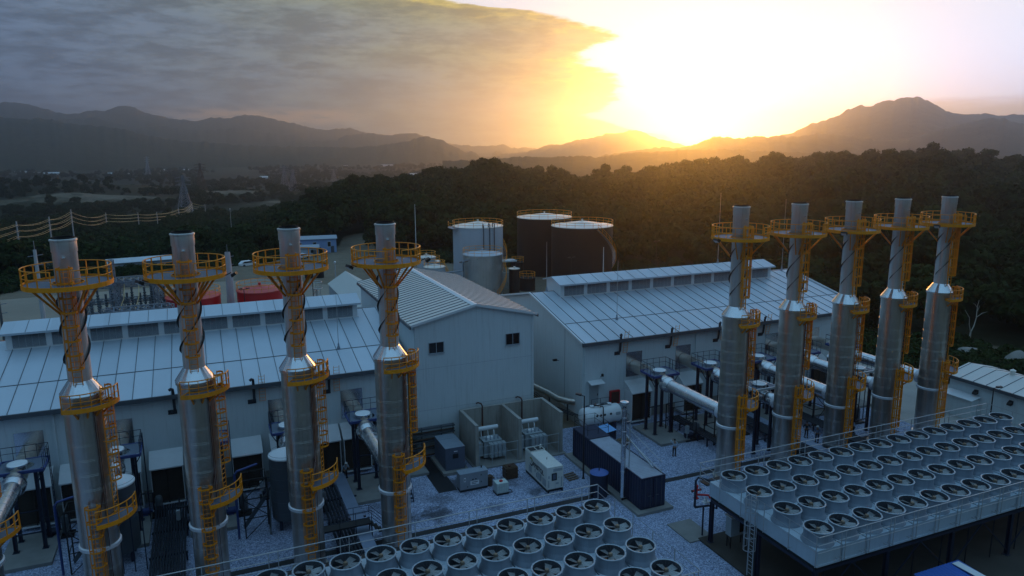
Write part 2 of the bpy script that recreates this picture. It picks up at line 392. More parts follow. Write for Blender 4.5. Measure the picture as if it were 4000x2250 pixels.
def ground_mat():
    m = bpy.data.materials.new('ground_cover'); m.use_nodes = True; t = m.node_tree; p = t.nodes['Principled BSDF']
    v = t.nodes.new('ShaderNodeTexCoord').outputs['Object']
    a = t.nodes.new('ShaderNodeAttribute'); a.attribute_name = 'bare'
    n1 = noise_tex(t, v, .02, 8, .65); n2 = noise_tex(t, v, .0035, 7, .6); n3 = noise_tex(t, v, .35, 5, .6)
    veg = ramp(t, n1, [(.25, (.008,.011,.005)), (.5, (.018,.022,.009)), (.66, (.036,.036,.017)), (.8, (.07,.058,.032))])
    veg = mixc(t, mth(t, 'MULTIPLY', sstep(t, n2, .5, .68), .45), veg, (.075,.062,.034))
    soil = mixc(t, n3, (.13,.105,.075), (.25,.205,.15))
    soil = mixc(t, mth(t, 'MULTIPLY', sstep(t, n1, .5, .7), .4), soil, (.08,.075,.04))
    f = sstep(t, mth(t, 'ADD', a.outputs['Fac'], mth(t, 'MULTIPLY', mth(t, 'SUBTRACT', noise_tex(t, v, .06, 6, .65), .5), .8)), .35, .65)
    t.links.new(mixc(t, f, veg, soil), p.inputs['Base Color']); p.inputs['Roughness'].default_value = .95; p.inputs['Specular IOR Level'].default_value = .15
    b = t.nodes.new('ShaderNodeBump'); b.inputs['Strength'].default_value = .6; b.inputs['Distance'].default_value = 1.2
    t.links.new(noise_tex(t, v, .12, 6, .65), b.inputs['Height']); t.links.new(b.outputs[0], p.inputs['Normal']); M['ground_cover'] = m
ground_mat()
def mountain_mat():
    m = bpy.data.materials.new('wooded_slope'); m.use_nodes = True; t = m.node_tree; p = t.nodes['Principled BSDF']
    v = t.nodes.new('ShaderNodeTexCoord').outputs['Object']
    n1 = noise_tex(t, v, .02, 8, .65)
    t.links.new(ramp(t, n1, [(.3, (.016,.020,.010)), (.55, (.034,.038,.018)), (.75, (.06,.055,.028))]), p.inputs['Base Color'])
    p.inputs['Roughness'].default_value = .95; p.inputs['Specular IOR Level'].default_value = .1
    b = t.nodes.new('ShaderNodeBump'); b.inputs['Strength'].default_value = .7; b.inputs['Distance'].default_value = 8
    t.links.new(noise_tex(t, v, .025, 7, .65), b.inputs['Height']); t.links.new(b.outputs[0], p.inputs['Normal']); M['wooded_slope'] = m
mountain_mat()
# ------------------------------------------------------------------ ground: one sheet out to the horizon
def interp(tab, x):
    if x <= tab[0][0]: return tab[0][1]
    for (a, b), (c, d) in zip(tab, tab[1:]):
        if x <= c:
            k = (x-a)/(c-a); return b+(d-b)*k
    return tab[-1][1]
def smooth(t): t = max(0, min(1, t)); return t*t*(3-2*t)
SKY_EL = [(-8,-6.0),(2,-5.0),(5,-4.3),(7.8,-3.62),(10,-3.0),(11.4,-2.6),(12.8,-2.5),(14.6,-2.35),(16.3,-2.4),(17.5,-1.95),(19.3,-1.85),(20.6,-1.35),(21.8,-1.35),(23.3,-1.7),(25,-2.05),(28.5,-2.35),(29.3,-2.45),(31,-2.1),(34,-1.85),(36.7,-1.6),(40.7,-1.48),(44,-1.25),(46.2,-1.08),(48.7,-.86),(51.6,-.66),(53,-.7),(55,-.98),(57,-1.3),(60,-1.7),(75,-2.2),(110,-3.5)]
FRONT = [(-60,200),(-14,190),(-9,196),(-4,202),(5,216),(9.7,219),(13,205),(23,186),(30,178),(36,168),(42,146),(47,122),(52,114),(58,110),(70,106),(110,106)]
RIDGE = [(-60,330),(5,380),(20,400),(30,410),(40,420),(60,400),(110,380)]
def ridge_z(a): return CAM_H + math.tan(R_(interp(SKY_EL, a)))*interp(RIDGE, a) - 13.0 + 1.5*smooth((a-30)/15)
PLAIN = [(195,0),(235,-5),(280,-12),(376,-18),(487,-27),(620,-31),(800,-34),(1200,-37),(3000,-40)]
BUMPS = []                                                            # low bare hills in the plain, left
for px, py, r, h, w, wt, bare in ((300,765,900,7,80,40,.56),(470,760,920,6,80,40,.55),(880,735,960,11,60,44,.58),(1080,762,840,6,50,40,.56),(220,700,1080,18,160,70,.0),(60,712,1000,17,120,70,.0),(30,705,900,8,50,36,.5),(1240,745,960,9,70,50,.2)):
    a = R_(azel(px, py)[0]); BUMPS.append((math.sin(a)*r, math.cos(a)*r, h, w, wt, bare, math.sin(a), math.cos(a)))
def ground(x, y):
    r = math.hypot(x, y); a = math.degrees(math.atan2(x, y))
    if r < 100: return 0.0, .9
    bare = 0.0
    side = smooth((a-1)/8) if a < 60 else 1-smooth((a-95)/20)      # the wooded hill fades out to the left and behind
    f = interp(FRONT, a); R = interp(RIDGE, a); zr = ridge_z(a)
    plain = interp(PLAIN, r)
    if r < f: z = 0.0
    elif r < R: z = zr*smooth(((r-f)/(R-f))**.85)
    else: z = zr+(-36-zr)*smooth((r-R)/360)
    z = z*side+plain*(1-side)
    n = mnoise.fractal(Vector((x*.006, y*.006, 2.2)), 1.0, 2.1, 4)
    z += n*2.2*smooth((r-f-15)/120)
    bare = 1-smooth((r-f+6)/10)
    for bx, by, h, w, wt, b, sx, sy in BUMPS:
        dx, dy = x-bx, y-by; u = dx*sy-dy*sx; v = dx*sx+dy*sy
        g = math.exp(-(u/w)**2-(v/wt)**2)
        if g > .01:
            z += h*g*(1+.25*mnoise.noise(Vector((x*.02, y*.02, 0)))); bare = max(bare, b*g*1.15)
    # dirt road that leaves the yard behind the tents, and a bare cutting at the right
    if 150 < r < 330:
        rc = 10.6+ (r-200)*.014
        k = abs(a-rc)*r*PI/180
        bare = max(bare, 1.1*(1-smooth((k-4)/3))*(1-smooth((r-250)/20)))
    k = math.hypot(x-97, y-65)
    bare = max(bare, .9*(1-smooth((k-9)/6)))
    return z, bare
def build_ground():
    rs = [0, 30, 60, 85, 100]+[100+5*i for i in range(1, 70)]; r = rs[-1]
    while r < 6200: r *= 1.035; rs.append(r)
    angs = [-180+6*i for i in range(19)]+[-66+.6*i for i in range(310)]
    angs = [a for a in angs if a < 120]+[120+6*i for i in range(10)]
    angs = sorted(set(round(a, 2) for a in angs if -180 <= a < 180))
    vs = [(0, 0, 0)]; bare = [.9]; fs = []; n = len(angs)
    for r in rs[1:]:
        for a in angs:
            x, y = math.sin(R_(a))*r, math.cos(R_(a))*r
            z, b = ground(x, y); vs.append((x, y, z)); bare.append(b)
    for j in range(n): fs.append((0, 1+(j+1) % n, 1+j))
    for i in range(len(rs)-2):
        o = 1+i*n
        for j in range(n): fs.append((o+j, o+(j+1) % n, o+n+(j+1) % n, o+n+j))
    me = bpy.data.meshes.new('ground'); me.from_pydata(vs, [], fs); me.materials.append(M['ground_cover'])
    at = me.attributes.new('bare', 'FLOAT', 'POINT'); at.data.foreach_set('value', bare)
    me.polygons.foreach_set('use_smooth', [True]*len(fs))
    bm = bmesh.new(); bm.from_mesh(me); bmesh.ops.recalc_face_normals(bm, faces=bm.faces); bm.to_mesh(me); bm.free()
    o = bpy.data.objects.new('ground', me); COL.objects.link(o); struct(o)
build_ground()
def sheet(name, poly, z, m, kind='structure'):
    o = MB().add([(x, y, z) for x, y in poly], [tuple(range(len(poly)))]).obj(name, M[m]); o['kind'] = kind; return o
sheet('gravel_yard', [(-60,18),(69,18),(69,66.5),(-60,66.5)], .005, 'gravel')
sheet('pavement', [(69,35),(69,92),(85,92),(85,35)], .006, 'pavement')
sheet('back_yard', [(-40,93),(-46,172),(12,176),(62,118),(100,112),(100,93)], .007, 'yard_dirt')

# ------------------------------------------------------------------ mountains: each range at its own distance, with slopes front and back
def c1(t): return [(x*.3882, 350+y*.3882) for x, y in t]
def c2(t): return [(1000+x*.3882, 350+y*.3882) for x, y in t]
def c3(t): return [(2000+x*.3882, 350+y*.3882) for x, y in t]
def c4(t): return [(3000+x*.3882, 300+y*.3882) for x, y in t]
def mountain(name, pts, R, depth, amp, seed, step=.14):
    tab = [(azel(*p)[0], azel(*p)[1]) for p in pts]
    a0, a1 = tab[0][0], tab[-1][0]; n = int((a1-a0)/step)
    vs = []; fs = []; prof = [(-1.0,0),(-.86,.10),(-.72,.24),(-.58,.39),(-.45,.54),(-.32,.69),(-.2,.83),(-.1,.93),(0,1),(.12,.93),(.35,.66),(.7,.28),(1.1,0)]
    k = len(prof)
    for i in range(n+1):
        a = a0+(a1-a0)*i/n; e = interp(tab, a)
        h = CAM_H+math.tan(R_(e))*R+42
        h += amp*.10*mnoise.fractal(Vector((a*3.0, seed, 1)), 1.0, 2.0, 5)
        for d, q in prof:
            rr = R+d*depth
            gul = mnoise.fractal(Vector((a*.9+seed, d*1.6+q, seed)), 1.0, 2.0, 5)
            w = q*(1-q)*4
            rr += gul*depth*.16*w
            zz = -42+h*q+gul*amp*.55*w
            if d in (-1.0, 1.1): zz = -66
            vs.append((math.sin(R_(a))*rr, math.cos(R_(a))*rr, zz))
    for i in range(n):
        for j in range(k-1): fs.append((i*k+j, (i+1)*k+j, (i+1)*k+j+1, i*k+j+1))
    me = bpy.data.meshes.new(name); me.from_pydata(vs, [], fs); me.materials.append(M['wooded_slope'])
    me.polygons.foreach_set('use_smooth', [True]*len(fs))
    bm = bmesh.new(); bm.from_mesh(me); bmesh.ops.recalc_face_normals(bm, faces=bm.faces); bm.to_mesh(me); bm.free()
    o = bpy.data.objects.new(name, me); COL.objects.link(o); struct(o); return o
mountain('mountains', c1([(-900,60),(-400,150),(0,130),(150,122),(300,155),(460,195),(620,240),(760,245),(900,212),(1050,215),(1150,180),(1250,158),(1350,180),(1460,235),(1600,260),(1700,290),(1850,305),(1980,320),(2130,280),(2300,290),(2440,255),(2576,258)])
  +c2([(130,285),(280,320),(430,350),(550,385),(700,405),(800,395),(950,383),(1080,430),(1300,455),(1620,475),(1920,535),(2060,560),(2140,575),(2260,563),(2380,570),(2490,548)])+c3([(0,590),(130,580),(300,605),(700,640),(1100,660)]), 5400, 1000, 80, 3.1)
mountain('mountains', c1([(200,330),(650,300),(900,275),(1050,300),(1180,345),(1400,385),(1600,360),(1900,405),(2100,410),(2350,380),(2576,412)])
  +c2([(200,450),(400,455),(560,510),(800,508),(900,460),(1080,445),(1140,436),(1300,462),(1450,445),(1610,438),(1700,470),(1900,560),(2200,640)]), 4500, 850, 68, 7.7)
mountain('mountains', c1([(-900,240),(-300,260),(0,285),(100,280),(300,300),(380,285),(500,305),(750,345),(1000,365),(1200,390),(1350,420),(1500,460),(1700,500),(1900,520),(2200,540),(2576,562)])
  +c2([(300,572),(700,577),(1000,580),(1250,560),(1400,540),(1560,512),(1690,465),(1840,498),(1920,530),(2000,575),(2100,620),(2250,672),(2450,700)]), 3200, 680, 58, 11.3)
mountain('mountains', c3([(-200,650),(0,640),(150,628),(250,600),(330,565),(390,550),(480,556),(560,535),(650,505),(750,495),(850,470),(950,445),(1050,438),(1150,422),(1245,402),(1350,440),(1450,488),(1600,525),(1760,568),(2000,610),(2400,660)]), 4000, 750, 64, 17.9)
mountain('mountains', c3([(2300,560)])+c4([(100,588),(240,565),(400,490),(550,440),(700,390),(800,335),(930,285),(1010,298),(1100,268),(1200,245),(1300,228),(1400,210),(1520,200),(1600,230),(1660,265),(1720,310),(1800,345),(1880,370),(2000,380),(2200,370),(2350,388),(2576,376),(2800,372),(3300,410),(4200,480)]), 2750, 650, 58, 23.3)
mountain('mountains', c3([(900,660),(1200,620),(1500,578),(1620,585),(1760,574),(1850,545),(1900,528),(2040,468),(2150,475),(2260,492),(2380,478),(2480,464),(2576,476)])+c4([(80,592),(240,605),(400,590),(500,570),(650,578),(850,600),(1100,640),(1350,640),(1650,560),(1900,490),(2200,420),(2350,416),(2576,480),(3000,520),(3800,560)]), 2000, 450, 40, 31.1)
mountain('mountains', c3([(-700,720),(-300,702),(0,683),(120,674),(300,682),(520,676),(700,664),(860,684),(1000,660),(1250,632),(1500,622),(1760,606),(2100,600),(2576,620)])+c4([(400,760),(1200,780),(2200,790),(3200,800)]), 1350, 330, 22, 41.7, .10)

# ------------------------------------------------------------------ haze: the evening air
hz = MB().box(-6900, -1200, -75, 6900, 6900, 365).obj('haze', bpy.data.materials.new('evening_air')); hz['kind'] = 'stuff'
hm = hz.data.materials[0]; hm.use_nodes = True; ht = hm.node_tree; ht.nodes.clear()
pv = ht.nodes.new('ShaderNodeVolumePrincipled'); ho = ht.nodes.new('ShaderNodeOutputMaterial'); ht.links.new(pv.outputs[0], ho.inputs['Volume'])
pv.inputs['Density'].default_value = 0.00022; pv.inputs['Color'].default_value = (.68,.83,1.0,1); pv.inputs['Anisotropy'].default_value = .89
pv.inputs['Density Attribute'].default_value = ''; pv.inputs['Color Attribute'].default_value = ''; pv.inputs['Temperature Attribute'].default_value = ''

# ------------------------------------------------------------------ trees
def crown_mesh(seed, h=8.5, w=4.6, blobs=13, per=95, leaf=.52, m='foliage'):
    rnd = random.Random(seed); b = MB()
    cs = []
    for i in range(blobs):
        a = rnd.random()*2*PI; q = rnd.random()**.6; z = rnd.uniform(.34, .86)
        cs.append((math.cos(a)*q*w*.72*(1.25-z*.45), math.sin(a)*q*w*.72*(1.25-z*.45), z*h, rnd.uniform(.26,.46)*w*(1.15-.3*z)))
    cs.append((0, 0, h*.86, w*.4))
    for cx, cy, cz, r in cs:
        for i in range(per):
            u = rnd.uniform(-.55, 1); t = rnd.random()*2*PI; s_ = math.sqrt(max(0, 1-u*u)); rr = r*rnd.uniform(.72, 1.1)
            d = Vector((s_*math.cos(t), s_*math.sin(t), u*.8)); c = Vector((cx, cy, cz))+d*rr
            nrm = (d+Vector((rnd.uniform(-.7,.7), rnd.uniform(-.7,.7), rnd.uniform(-.3,.9)))).normalized()
            a = nrm.orthogonal().normalized(); a = Matrix.Rotation(rnd.random()*2*PI, 3, nrm) @ a; e = nrm.cross(a)
            l = leaf*rnd.uniform(.6, 1.35)
            b.add([c-a*l, c-e*l*.6, c+a*l, c+e*l*.6], [(0,1,2,3)])
    me = bpy.data.meshes.new('crown'); me.from_pydata(b.v, [], b.f); me.materials.append(M[m]); return me
def trunk_mesh(seed, h=8.5, w=4.6):
    rnd = random.Random(seed+99); b = MB()
    pts = [Vector((0,0,-.6))]
    for i in range(1, 6): pts.append(Vector((rnd.uniform(-.14,.14)*i*.5, rnd.uniform(-.14,.14)*i*.5, h*.62*i/5)))
    b.tube(pts, [.26,.22,.19,.16,.12,.07], 7)
    for i in range(6):
        p = pts[2+i//2]; a = i*2.1+rnd.random(); q = p+Vector((math.cos(a)*w*.5, math.sin(a)*w*.5, h*rnd.uniform(.14,.3)))
        b.tube([p, (p+q)/2+Vector((0,0,.25)), q], [.11,.08,.035], 5)
    me = bpy.data.meshes.new('trunk'); me.from_pydata(b.v, [], b.f); me.materials.append(M['bark']); return me
CROWNS = [(crown_mesh(s, *k), trunk_mesh(s, k[0], k[1])) for s, k in enumerate([(8.5,4.4),(9.6,5.2),(7.4,4.2),(10.4,4.8),(8.0,5.4),(6.6,3.6)])]
def tree(name, x, y, v, s, label, group, rz=None):
    z = ground(x, y)[0]
    t = thing(name, label, 'tree', (x, y, z), random.random()*6.28 if rz is None else rz, group); t.scale = (s, s, s*random.uniform(.9, 1.12))
    for nm, me in (('crown', CROWNS[v][0]), ('trunk', CROWNS[v][1])):
        o = bpy.data.objects.new(nm, me); COL.objects.link(o); o.parent = t
    return t
def blocked(x, y):                                                    # clearings: road, houses, pylons, bare ground
    z, b = ground(x, y)
    return b > .33
rnd = random.Random(5)
cand = []
# scatter with spacing on the wooded hill and the plain in front of it
cell = {}
def ok(x, y, d):
    i, j = int(x//8), int(y//8)
    for a in range(i-1, i+2):
        for b in range(j-1, j+2):
            for p in cell.get((a, b), ()):
                if (p[0]-x)**2+(p[1]-y)**2 < d*d: return False
    cell.setdefault((i, j), []).append((x, y)); return True
HOUSES = [(-14,204,14),(29,214,9),(-36,212,7)]
forest = []
for _ in range(26000):
    a = rnd.uniform(-16, 66); r = math.sqrt(rnd.uniform(112**2, 470**2)); x, y = math.sin(R_(a))*r, math.cos(R_(a))*r
    if r < interp(FRONT, a)+2 or blocked(x, y): continue
    if any(math.hypot(x-hx, y-hy) < hr for hx, hy, hr in HOUSES): continue
    if ok(x, y, 5.6): forest.append((x, y, r, a))
# the trees one can tell apart: the wood's front edge and the crest against the sky
front = [p for p in forest if p[2] < interp(FRONT, p[3])+9 and -13 < p[3] < 60]
crest = [p for p in forest if abs(p[2]-interp(RIDGE, p[3])) < 13 and 7 < p[3] < 58]
front = sorted(front, key=lambda p: p[2])[:150]; crest = rnd.sample(crest, min(130, len(crest)))
single = set(front+crest)
for p in front: tree('forest_tree', p[0], p[1], rnd.randrange(6), rnd.uniform(.45, .75) if p[3] < 4 else rnd.uniform(.6, 1.05), 'dark leafy tree at the foot of the wooded hill behind the plant', 'trees along the front edge of the wood')
for p in crest: tree('forest_tree', p[0], p[1], rnd.randrange(6), rnd.uniform(.8, 1.5), 'broad crowned dark tree on the crest of the wooded hill', 'trees along the crest of the wooded hill')
def scatter(name, pts, crowns, smin, smax, label, cat):
    me = bpy.data.meshes.new(name); me.from_pydata(pts, [], []); o = bpy.data.objects.new(name, me); COL.objects.link(o)
    g = bpy.data.node_groups.new(name, 'GeometryNodeTree'); g.interface.new_socket('Geometry', in_out='INPUT', socket_type='NodeSocketGeometry'); g.interface.new_socket('Geometry', in_out='OUTPUT', socket_type='NodeSocketGeometry')
    n = g.nodes; l = g.links; gi = n.new('NodeGroupInput'); go = n.new('NodeGroupOutput'); jn = n.new('GeometryNodeJoinGeometry')
    for c in crowns:
        oi = n.new('GeometryNodeObjectInfo'); oi.inputs['Object'].default_value = c; oi.inputs['As Instance'].default_value = True; l.new(oi.outputs['Geometry'], jn.inputs[0])
    ip = n.new('GeometryNodeInstanceOnPoints'); ip.inputs['Pick Instance'].default_value = True
    ri = n.new('FunctionNodeRandomValue'); ri.data_type = 'INT'; ri.inputs[4].default_value = 0; ri.inputs[5].default_value = len(crowns)-1
    rr = n.new('FunctionNodeRandomValue'); rr.data_type = 'FLOAT_VECTOR'; rr.inputs[0].default_value = (-.08,-.08,0); rr.inputs[1].default_value = (.08,.08,6.28)
    rs = n.new('FunctionNodeRandomValue'); rs.data_type = 'FLOAT'; rs.inputs[2].default_value = smin; rs.inputs[3].default_value = smax
    l.new(gi.outputs[0], ip.inputs['Points']); l.new(jn.outputs[0], ip.inputs['Instance']); l.new(ri.outputs[2], ip.inputs['Instance Index']); l.new(rr.outputs[0], ip.inputs['Rotation']); l.new(rs.outputs[1], ip.inputs['Scale'])
    l.new(ip.outputs[0], go.inputs[0])
    md = o.modifiers.new('trees', 'NODES'); md.node_group = g
    return tag(o, label, cat, None, 'stuff')
protos = []
for v in range(6):                                                    # six crowns of standing trees feed the scatter
    p = forest[v*50]; t = [o for o in COL.objects if o.name.startswith('forest_tree')][v]
    protos.append([c for c in t.children if c.name.startswith('crown')][0])
# make sure the six protos are six different crowns
for v, c in enumerate(protos): c.data = CROWNS[v][0]
scatter('forest', [(x, y, ground(x, y)[0]-.5-(2.6 if a < 4 else 0)) for x, y, r, a in forest if (x, y, r, a) not in single], protos, .6, 1.6, 'dense dark green wood covering the hill behind the plant', 'wood')
far = []
for _ in range(9000):
    a = rnd.uniform(-16, 34); r = 470+1900*rnd.random()**1.5; x, y = math.sin(R_(a))*r, math.cos(R_(a))*r
    if r < interp(RIDGE, a)+60 and a > 2: continue
    z, b = ground(x, y)
    if b > .3 or mnoise.noise(Vector((x*.006, y*.006, 5))) < -.12: continue
    far.append((x, y, z-.5))
scatter('distant_woodland', far, protos, .6, 1.3, 'patchy dark woodland spread over the far plain', 'wood')
# undergrowth between the yard and the wood
bush = []
for _ in range(1500):
    a = rnd.uniform(-14, 64); r = interp(FRONT, a)+rnd.uniform(-7, 9); x, y = math.sin(R_(a))*r, math.cos(R_(a))*r
    if abs(a-10.7) < 2.6: continue
    bush.append((x, y, ground(x, y)[0]-.3))
for _ in range(420):
    a = rnd.uniform(49, 66); r = rnd.uniform(100, 122); x, y = math.sin(R_(a))*r, math.cos(R_(a))*r
    if x > 87 and math.hypot(x-97, y-64) > 5: bush.append((x, y, ground(x, y)[0]-.3))
bcrown = bpy.data.objects.new('crown', crown_mesh(77, 2.6, 2.4, 9, 70, .34, 'foliage_bush'))
bt = thing('bush', 'bright green bush at the far right behind the long low building', 'bush', (98, 58, ground(98,58)[0])); COL.objects.link(bcrown); bcrown.parent = bt
scatter('undergrowth', bush, [bcrown], .35, 1.0, 'low green scrub along the foot of the wood', 'scrub')
# ------------------------------------------------------------------ exhaust stacks
def pol(r, a, z=0): return (r*math.cos(R_(a)), r*math.sin(R_(a)), z)
def ladder(parent, a, r, z0, z1, zc0, zc1, step=.32):
    b = MB(); c, s = math.cos(R_(a)), math.sin(R_(a)); tx, ty = -s, c
    P = lambda u, d, z: ((r+d)*c+u*tx, (r+d)*s+u*ty, z)
    for u in (-.24, .24): b.beam(P(u,.18,z0), P(u,.18,z1), .075, .05)
    z = z0+.2
    while z < z1-.1: b.tube([P(-.24,.18,z), P(.24,.18,z)], .022, 5); z += step
    for z in [z0+.5+k*2.2 for k in range(int((z1-z0)/2.2)+1)]:
        for u in (-.24, .24): b.beam(P(u,-.02,z), P(u,.18,z), .04)
    lo = b.obj('ladder', M['yellow_paint'], parent)
    k = MB(); R = .44
    cc = lambda t, z: P(R*math.cos(t), .26+R*math.sin(t)*.95, z)
    n = max(2, int((zc1-zc0)/.85))
    for i in range(n+1):
        z = zc0+(zc1-zc0)*i/n
        pts = [P(-.24,.18,z)]+[cc(PI-PI*j/10, z) for j in range(11)]+[P(.24,.18,z)]
        for p, q in zip(pts, pts[1:]): k.beam(p, q, .02, .11)
    for j in range(7):
        t = PI*j/6; k.beam(cc(t, zc0), cc(t, zc1), .078, .02)
    k.obj('ladder_cage', M['yellow_paint'], lo)
    return lo
def gallery(parent, name, r0, r1, z, a0, a1, rail_h, posts, gap=None, struts=()):
    b = MB(); full = abs(a1-a0) > 359
    n = max(8, int(abs(a1-a0)/9))
    b.slabarc(r1-.03, r1, z-.12, z+.16, a0, a1, n); b.slabarc(r0, r0+.04, z-.12, z+.10, a0, a1, n)
    if not full:
        for a in (a0, a1): b.beam(pol(r0,a,z-.02), pol(r1,a,z-.02), .05, .2)
    m = max(3, int(abs(a1-a0)/30))
    for i in range(m+(0 if full else 1)): a = a0+(a1-a0)*i/m; b.beam(pol(r0,a,z-.07), pol(r1-.02,a,z-.07), .08, .1)
    o = b.obj(name, M['yellow_paint'], parent)
    MB().slabarc(r0+.05, r1-.04, z-.01, z+.025, a0, a1, n).obj('floor_grating', M['grating'], o)
    k = MB(); rr = r1-.05; segs = [(a0, a1)] if not gap else [(gap[1], gap[0]+360)]
    for s0, s1 in segs:
        for zz, tr in ((rail_h, .035), (rail_h*.55, .026)): k.arc(rr, z+zz, tr, s0, s1, max(8, int((s1-s0)/7)), k=6)
        for i in range(posts+1):
            a = s0+(s1-s0)*i/posts; k.beam(pol(rr,a,z-.05), pol(rr,a,z+rail_h), .035, .085, up=pol(1,a))
    k.obj('railing', M['yellow_paint'], o)
    for a, ri, zi in struts:
        MB().beam(pol(r1-.25,a,z-.1), pol(ri,a,zi), .09, .11).obj('bracket', M['yellow_paint'], o)
    return o
def make_stack():
    t = thing('exhaust_stack', '', 'exhaust stack', (0,0,0), 0, 'tall silver exhaust stacks')
    b = MB(); b.lathe([(1.3,0),(1.3,.28),(1.09,.30),(1.09,5.1)], 48)
    for z in (1.3,2.5,3.7,4.9): b.arc(1.09, z, .007, 0, 360, 48, k=4)
    b.obj('base_shell', M['galvanized_cladding'], t, smooth=True)
    MB().lathe([(1.09,5.02),(1.225,5.05),(1.225,5.24),(1.12,5.3)], 48).obj('flange_ring', M['white_flange'], t, smooth=True)
    b = MB(); b.lathe([(1.13,5.2),(1.13,15.0),(1.21,15.03),(1.21,15.2)], 48)
    z = 6.2
    while z < 14.9:
        b.arc(1.13, z, .006, 0, 360, 48, k=4); b.arc(1.13, z+.10, .005, 0, 360, 48, k=4); z += .98
    b.beam(pol(1.14,70,5.4), pol(1.14,70,14.9), .03, .05)
    b.obj('lower_tube', M['galvanized_cladding'], t, smooth=True)
    b = MB(); b.lathe([(1.22,15.15),(1.22,15.24),(.69,16.02),(.66,16.06)], 24)
    for i in range(12): b.beam(pol(1.22,i*30,15.25), pol(.69,i*30,16.03), .02, .02)
    b.obj('cone', M['bright_steel'], t)
    b = MB(); b.lathe([(.66,16.0),(.66,23.9),(.695,23.95),(.695,24.55),(.74,24.6),(.74,24.68),(.64,24.72)], 40)
    z = 16.9
    while z < 24.3: b.arc(.66 if z < 23.9 else .695, z, .005, 0, 360, 40, k=4); z += .98
    b.obj('upper_tube', M['upper_cladding'], t, smooth=True)
    MB().lathe([(.64,24.72),(.62,24.80),(.56,24.80),(.56,23.2),(.001,23.2)], 32).obj('outlet', M['soot'], t, smooth=True)
    for k in range(3):                                                # helical wind strakes round the neck
        vs = []; fs = []; n = 44
        for i in range(n+1):
            q = i/n; z = 16.9+q*4.3; a = 40+k*120+q*4.3/5.5*360; w = .11*min(1, i/3, (n-i)/3+.15)
            p, u = pol(.665,a,z), pol(.67+w,a,z)
            vs += [(p[0],p[1],z-.03), (u[0],u[1],z-.015), (u[0],u[1],z+.015), (p[0],p[1],z+.03)]
        for i in range(n):
            for j in range(3): fs.append((i*4+j, i*4+j+1, i*4+5+j, i*4+4+j))
        MB().add(vs, fs).obj('strake', M['strake_paint'], t)
    gallery(t, 'upper_platform', .82, 2.40, 22.02, -90, 270, 1.05, 18, (-103, -77), [(a, .68, 20.25) for a in (-140,-120,-60,-40,40,60,120,140)])
    gallery(t, 'middle_platform', 1.2, 2.05, 14.62, -116, -8, 1.02, 7, None, [(a, 1.15, 13.9) for a in (-100,-75,-50,-22)])
    gallery(t, 'lower_platform', 1.2, 2.32, 7.2, -84, -2, 1.05, 5, None, [(a, 1.14, 6.2) for a in (-72,-12)])
    ladder(t, -90, .68, 15.9, 23.15, 17.0, 23.05)
    ladder(t, -25, 1.14, 7.2, 15.7, 9.6, 15.6)
    ladder(t, -90, 1.12, .1, 8.35, 2.4, 8.25)
    b = MB(); b.tube([pol(1.2,-58,.4), pol(1.2,-58,14.2)], .022, 6); b.tube([pol(1.2,-52,7.4), pol(1.2,-52,13.6)], .018, 6)
    b.tube([pol(1.2,-58,9.0), pol(1.2,-66,8.2), pol(1.2,-78,7.3)], .03, 6)
    b.obj('cable_conduit', M['rust_pipe'], t)
    MB().lathe([(.0,0),(.11,0),(.11,.03),(.0,.03)], 12).obj('sampling_port', M['bright_steel'], t, (0,-.70,23.6))
    return t
STX = [-13.95,-7.55,-1.13,5.28,11.68,42.4,48.84,55.28,61.56,67.95]
SL = ['silver exhaust stack at the left picture edge, only a yellow platform in view',
 'tall silver exhaust stack with yellow cage ladders, leftmost full one of the left row',
 'tall silver exhaust stack, second full one from the left in front of the left hall',
 'tall silver exhaust stack, third full one from the left in front of the left hall',
 'tall silver exhaust stack nearest the middle gabled building, last of the left row',
 'tall silver exhaust stack nearest the dark container, first of the right row',
 'tall silver exhaust stack, second from the left in the right row',
 'tall silver exhaust stack in the middle of the five in the right row',
 'tall silver exhaust stack, second from the right in the right row',
 'tall silver exhaust stack at the right end of the right row before the low building']
st0 = make_stack(); stacks = []
for i, x in enumerate(STX):
    o = st0 if i == 0 else dup(st0, (0,0,0)); o.location = (x, 50, 0); o['label'] = SL[i]; stacks.append(o)
def floodlight(x, y, z, rz, label):
    t = thing('floodlight', label, 'floodlight', (x, y, z), rz, 'floodlights on the stack platforms')
    MB().beam((0,0,-.05),(0,-.35,.12),.06).obj('bracket', M['black_steel'], t)
    b = MB(); b.prism([(-.35,.02),(-.62,.16),(-.70,.02),(-.42,-.18)], 'x', -.26, .26); b.obj('housing', M['black_steel'], t)
    MB().add([(-.22,-.715,.01),(.22,-.715,.01),(.22,-.43,-.20),(-.22,-.43,-.20)], [(0,1,2,3)]).obj('lens', M['label_white'], t)
for i, a, side in ((2,-150,'left'),(2,-15,'right'),(4,-160,'left'),(4,-5,'right'),(5,-170,'left'),(5,20,'right'),(7,-150,'left'),(8,15,'right'),(9,-160,'left'),(9,10,'right')):
    p = pol(2.4, a); floodlight(STX[i]+p[0], 50+p[1], 22.0, R_(a+90), f'black floodlight on the {side} rim of the top platform, ' + ('second full stack' if i == 2 else 'fourth full stack' if i == 4 else ['first','second','third','fourth','fifth'][i-5]+' stack of the right row'))
